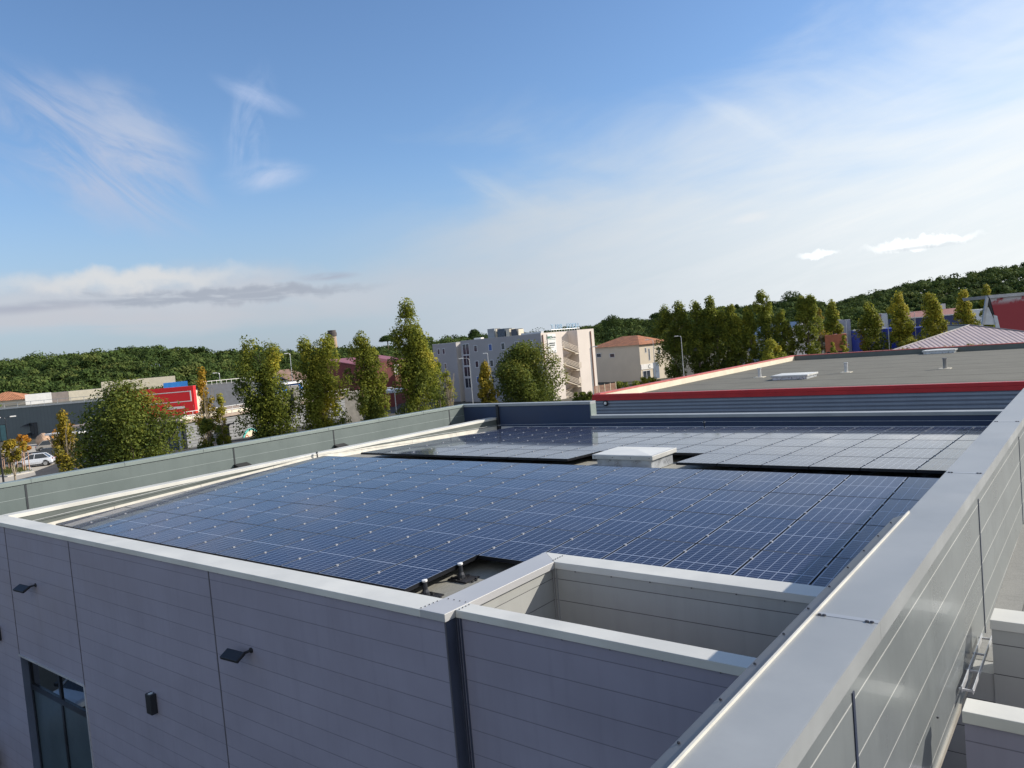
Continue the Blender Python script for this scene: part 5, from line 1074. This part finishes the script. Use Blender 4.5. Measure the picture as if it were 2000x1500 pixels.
# cars
def carmat(name, rgb): 
    m = mat(name, rgb, 0.28, 0.15, 0.0, coat=0.8); return m
M_tyre = mat('tyre', (0.015, 0.015, 0.016), 0.8, 0, 0); M_rim = mat('rim', (0.45, 0.46, 0.48), 0.3, 0.7, 0); M_cglass = mat('car glass', (0.015, 0.02, 0.028), 0.06, 0, 0, spec=0.8); M_trim = mat('car trim', (0.02, 0.02, 0.022), 0.6, 0, 0)
def car(label, paint, x, y, rz, L=4.35, Wd=1.80, H=1.58, z=0.0, group=None):
    t = thing('parked_car', label, 'car', (x, y, z), rz, group)
    def loft(st, close=True):
        m = MB(); n = len(st[0]); vs = [p for ring in st for p in ring]; fs = []
        for j in range(len(st)-1):
            for i in range(n): fs.append((j*n+i, j*n+(i+1) % n, (j+1)*n+(i+1) % n, (j+1)*n+i))
        fs += [tuple(range(n))[::-1], tuple(range((len(st)-1)*n, len(st)*n))]; return m.add(vs, fs)
    def ring(xx, zb, zt, w, tw): return [(xx, -w, zb), (xx, w, zb), (xx, w*1.02, zb+(zt-zb)*0.45), (xx, w*tw, zt-0.03), (xx, w*tw*0.85, zt), (xx, -w*tw*0.85, zt), (xx, -w*tw, zt-0.03), (xx, -w*1.02, zb+(zt-zb)*0.45)]
    w = Wd/2; a = L/2
    st = [ring(-a, 0.42, 0.80, w*0.80, 0.92), ring(-a+0.12, 0.30, 0.98, w*0.93, 0.93), ring(-a+0.55, 0.26, 1.03, w*0.99, 0.93), ring(-a*0.3, 0.24, 1.00, w, 0.95), ring(a*0.35, 0.24, 0.99, w, 0.94), ring(a-0.75, 0.26, 0.93, w*0.99, 0.90), ring(a-0.25, 0.28, 0.82, w*0.93, 0.88), ring(a, 0.36, 0.66, w*0.78, 0.9)]
    b = loft(st).build('body', paint, t, smooth=False, bevel=0.05)
    def cr(xx, zz, ww): return [(xx, -ww, zz), (xx, ww, zz)]
    g = MB(); zb = 0.97
    lo = [(-a+0.35, w*0.86), (a*0.50, w*0.86)]; hi = [(-a+0.95, w*0.66), (a*0.12, w*0.66)]
    vs = [(lo[0][0], -lo[0][1], zb), (lo[1][0], -lo[1][1], zb-0.02), (lo[1][0], lo[1][1], zb-0.02), (lo[0][0], lo[0][1], zb), (hi[0][0], -hi[0][1], H-0.05), (hi[1][0], -hi[1][1], H-0.03), (hi[1][0], hi[1][1], H-0.03), (hi[0][0], hi[0][1], H-0.05)]
    g.add(vs, [(0, 1, 5, 4), (1, 2, 6, 5), (2, 3, 7, 6), (3, 0, 4, 7), (4, 5, 6, 7), (0, 3, 2, 1)]); g.build('windows', M_cglass, t)
    rf2 = MB().prism([(hi[0][0]-0.05, -hi[0][1]-0.02, H-0.055), (hi[1][0]+0.06, -hi[1][1]-0.02, H-0.035), (hi[1][0]+0.06, hi[1][1]+0.02, H-0.035), (hi[0][0]-0.05, hi[0][1]+0.02, H-0.055)], (0, 0, 0.05))
    for s in (-1, 1):
        for (p, q) in ((vs[1], vs[5]), (vs[0], vs[4])):
            rf2.tube((p[0], s*abs(p[1]), p[2]), (q[0], s*abs(q[1]), q[2]), 0.045, n=5)
        rf2.tube((-0.15, s*w*0.87, zb), (-0.25, s*w*0.67, H-0.05), 0.035, n=5)
    rf2.build('roof', paint, t, bevel=0.01)
    for xx, s in ((-a+0.80, -1), (-a+0.80, 1), (a-0.82, -1), (a-0.82, 1)):
        wh_ = MB().lathe([(0.30, -0.10), (0.345, -0.07), (0.345, 0.07), (0.30, 0.10)], (xx, s*(w-0.07), 0), 18, 'y'); wh_.v = [(p[0], p[1], p[2]+0.345) for p in wh_.v]; wo_ = wh_.build('wheel', M_tyre, t)
        rm = MB().lathe([(0.23, -0.115), (0.23, 0.115)], (xx, s*(w-0.07), 0), 10, 'y'); rm.v = [(p[0], p[1], p[2]+0.345) for p in rm.v]; rm.build('rim', M_rim, wo_)
        ar = MB(); 
        for k in range(9):
            th0, th1 = math.pi*k/9, math.pi*(k+1)/9
            ar.prism([(xx+0.43*math.cos(th0), s*(w+0.005), 0.345+0.43*math.sin(th0)), (xx+0.43*math.cos(th1), s*(w+0.005), 0.345+0.43*math.sin(th1)), (xx+0.35*math.cos(th1), s*(w+0.005), 0.345+0.35*math.sin(th1)), (xx+0.35*math.cos(th0), s*(w+0.005), 0.345+0.35*math.sin(th0))], (0, -s*0.1, 0))
        ar.build('wheel_arch', M_trim, t)
    MB().box(-a+0.1, -w-0.006, 0.22, a-0.2, w+0.006, 0.36).build('sill', M_trim, t)
    MB().box(a-0.03, -w*0.62, 0.34, a+0.03, w*0.62, 0.56).build('grille', M_trim, t, bevel=0.02)
    for s in (-1, 1):
        MB().prism([(a-0.40, s*w*0.93, 0.70), (a-0.06, s*w*0.62, 0.66), (a-0.08, s*w*0.60, 0.76), (a-0.42, s*w*0.93, 0.82)], (0.06, s*0.02, 0)).build('headlight', mat('lamp glass', (0.6, 0.65, 0.7), 0.1, 0, 0), t)
        MB().box(-a-0.01, s*w*0.55, 0.80, -a+0.10, s*w*0.86, 0.94).build('rear_light', mat('rear lamp', (0.35, 0.02, 0.02), 0.2, 0, 0), t)
        MB().box(a*0.42, s*(w-0.02), 0.95, a*0.42+0.18, s*(w+0.16), 1.06).build('mirror', M_trim, t, bevel=0.02)
    return t
wa, wb_ = onz(39.9, 915.7, 0), onz(88.9, 910, 0)       # front and rear wheels of the white car
hd_ = math.atan2((wa-wb_)[1], (wa-wb_)[0]); mid = (wa+wb_)/2; side = np.array([math.cos(hd_+math.pi/2), math.sin(hd_+math.pi/2)]); side = side if side@mid[:2] > 0 else -side
car('white crossover car parked beside the wooden tree stakes', carmat('white car paint', (0.72, 0.74, 0.78)), mid[0]+side[0]*0.85, mid[1]+side[1]*0.85, hd_)
def carat(label, paint, px, py, rz, **k): q = onz(px, py, 0); return car(label, paint, q[0], q[1], rz, **k)
carat('beige grey car with its rear towards us, right of the boulder', carmat('beige grey paint', (0.34, 0.31, 0.27)), 104, 880, hd_+math.pi+0.1, H=1.62)
carat('dark navy car half hidden behind the round tree', carmat('navy paint', (0.012, 0.018, 0.035)), 176, 886, hd_+0.5)
carat('yellow car behind the yellow sapling', carmat('yellow paint', (0.70, 0.46, 0.02)), 138, 880, hd_+0.5)
carat('dark grey car hidden behind the white car', carmat('dark grey paint', (0.035, 0.04, 0.05)), 92, 899, hd_)
carat('black car at the left edge beside the mast', carmat('black paint', (0.012, 0.012, 0.014)), -8, 917, hd_)
carat('blue car whose roof just shows over the side wall', carmat('blue paint', (0.02, 0.035, 0.10)), 163, 925, hd_+0.3)
carat('dark car under the yellowing narrow poplar', carmat('black paint', (0.012, 0.012, 0.014)), 1432, 719, 0.6)
carat('white van like car between the right row poplars', carmat('white car paint', (0.72, 0.74, 0.78)), 1447, 716, 0.6, H=2.2)
carat('dark car between the golden poplars near the hip roof', carmat('dark grey paint', (0.035, 0.04, 0.05)), 1846, 656, 0.5)
car('pale blue car parked in front of the building, seen mirrored in the window pane', carmat('pale car paint', (0.45, 0.52, 0.60)), -24.5, 3.6, R_(80))
bush('small leafy shrub at the foot of the front wall by the left edge', 0, 1470, 24.2, 60, 0.9, M_leafg, 700, 0.2, 0.09).location = (-23.7, 6.1, 0)
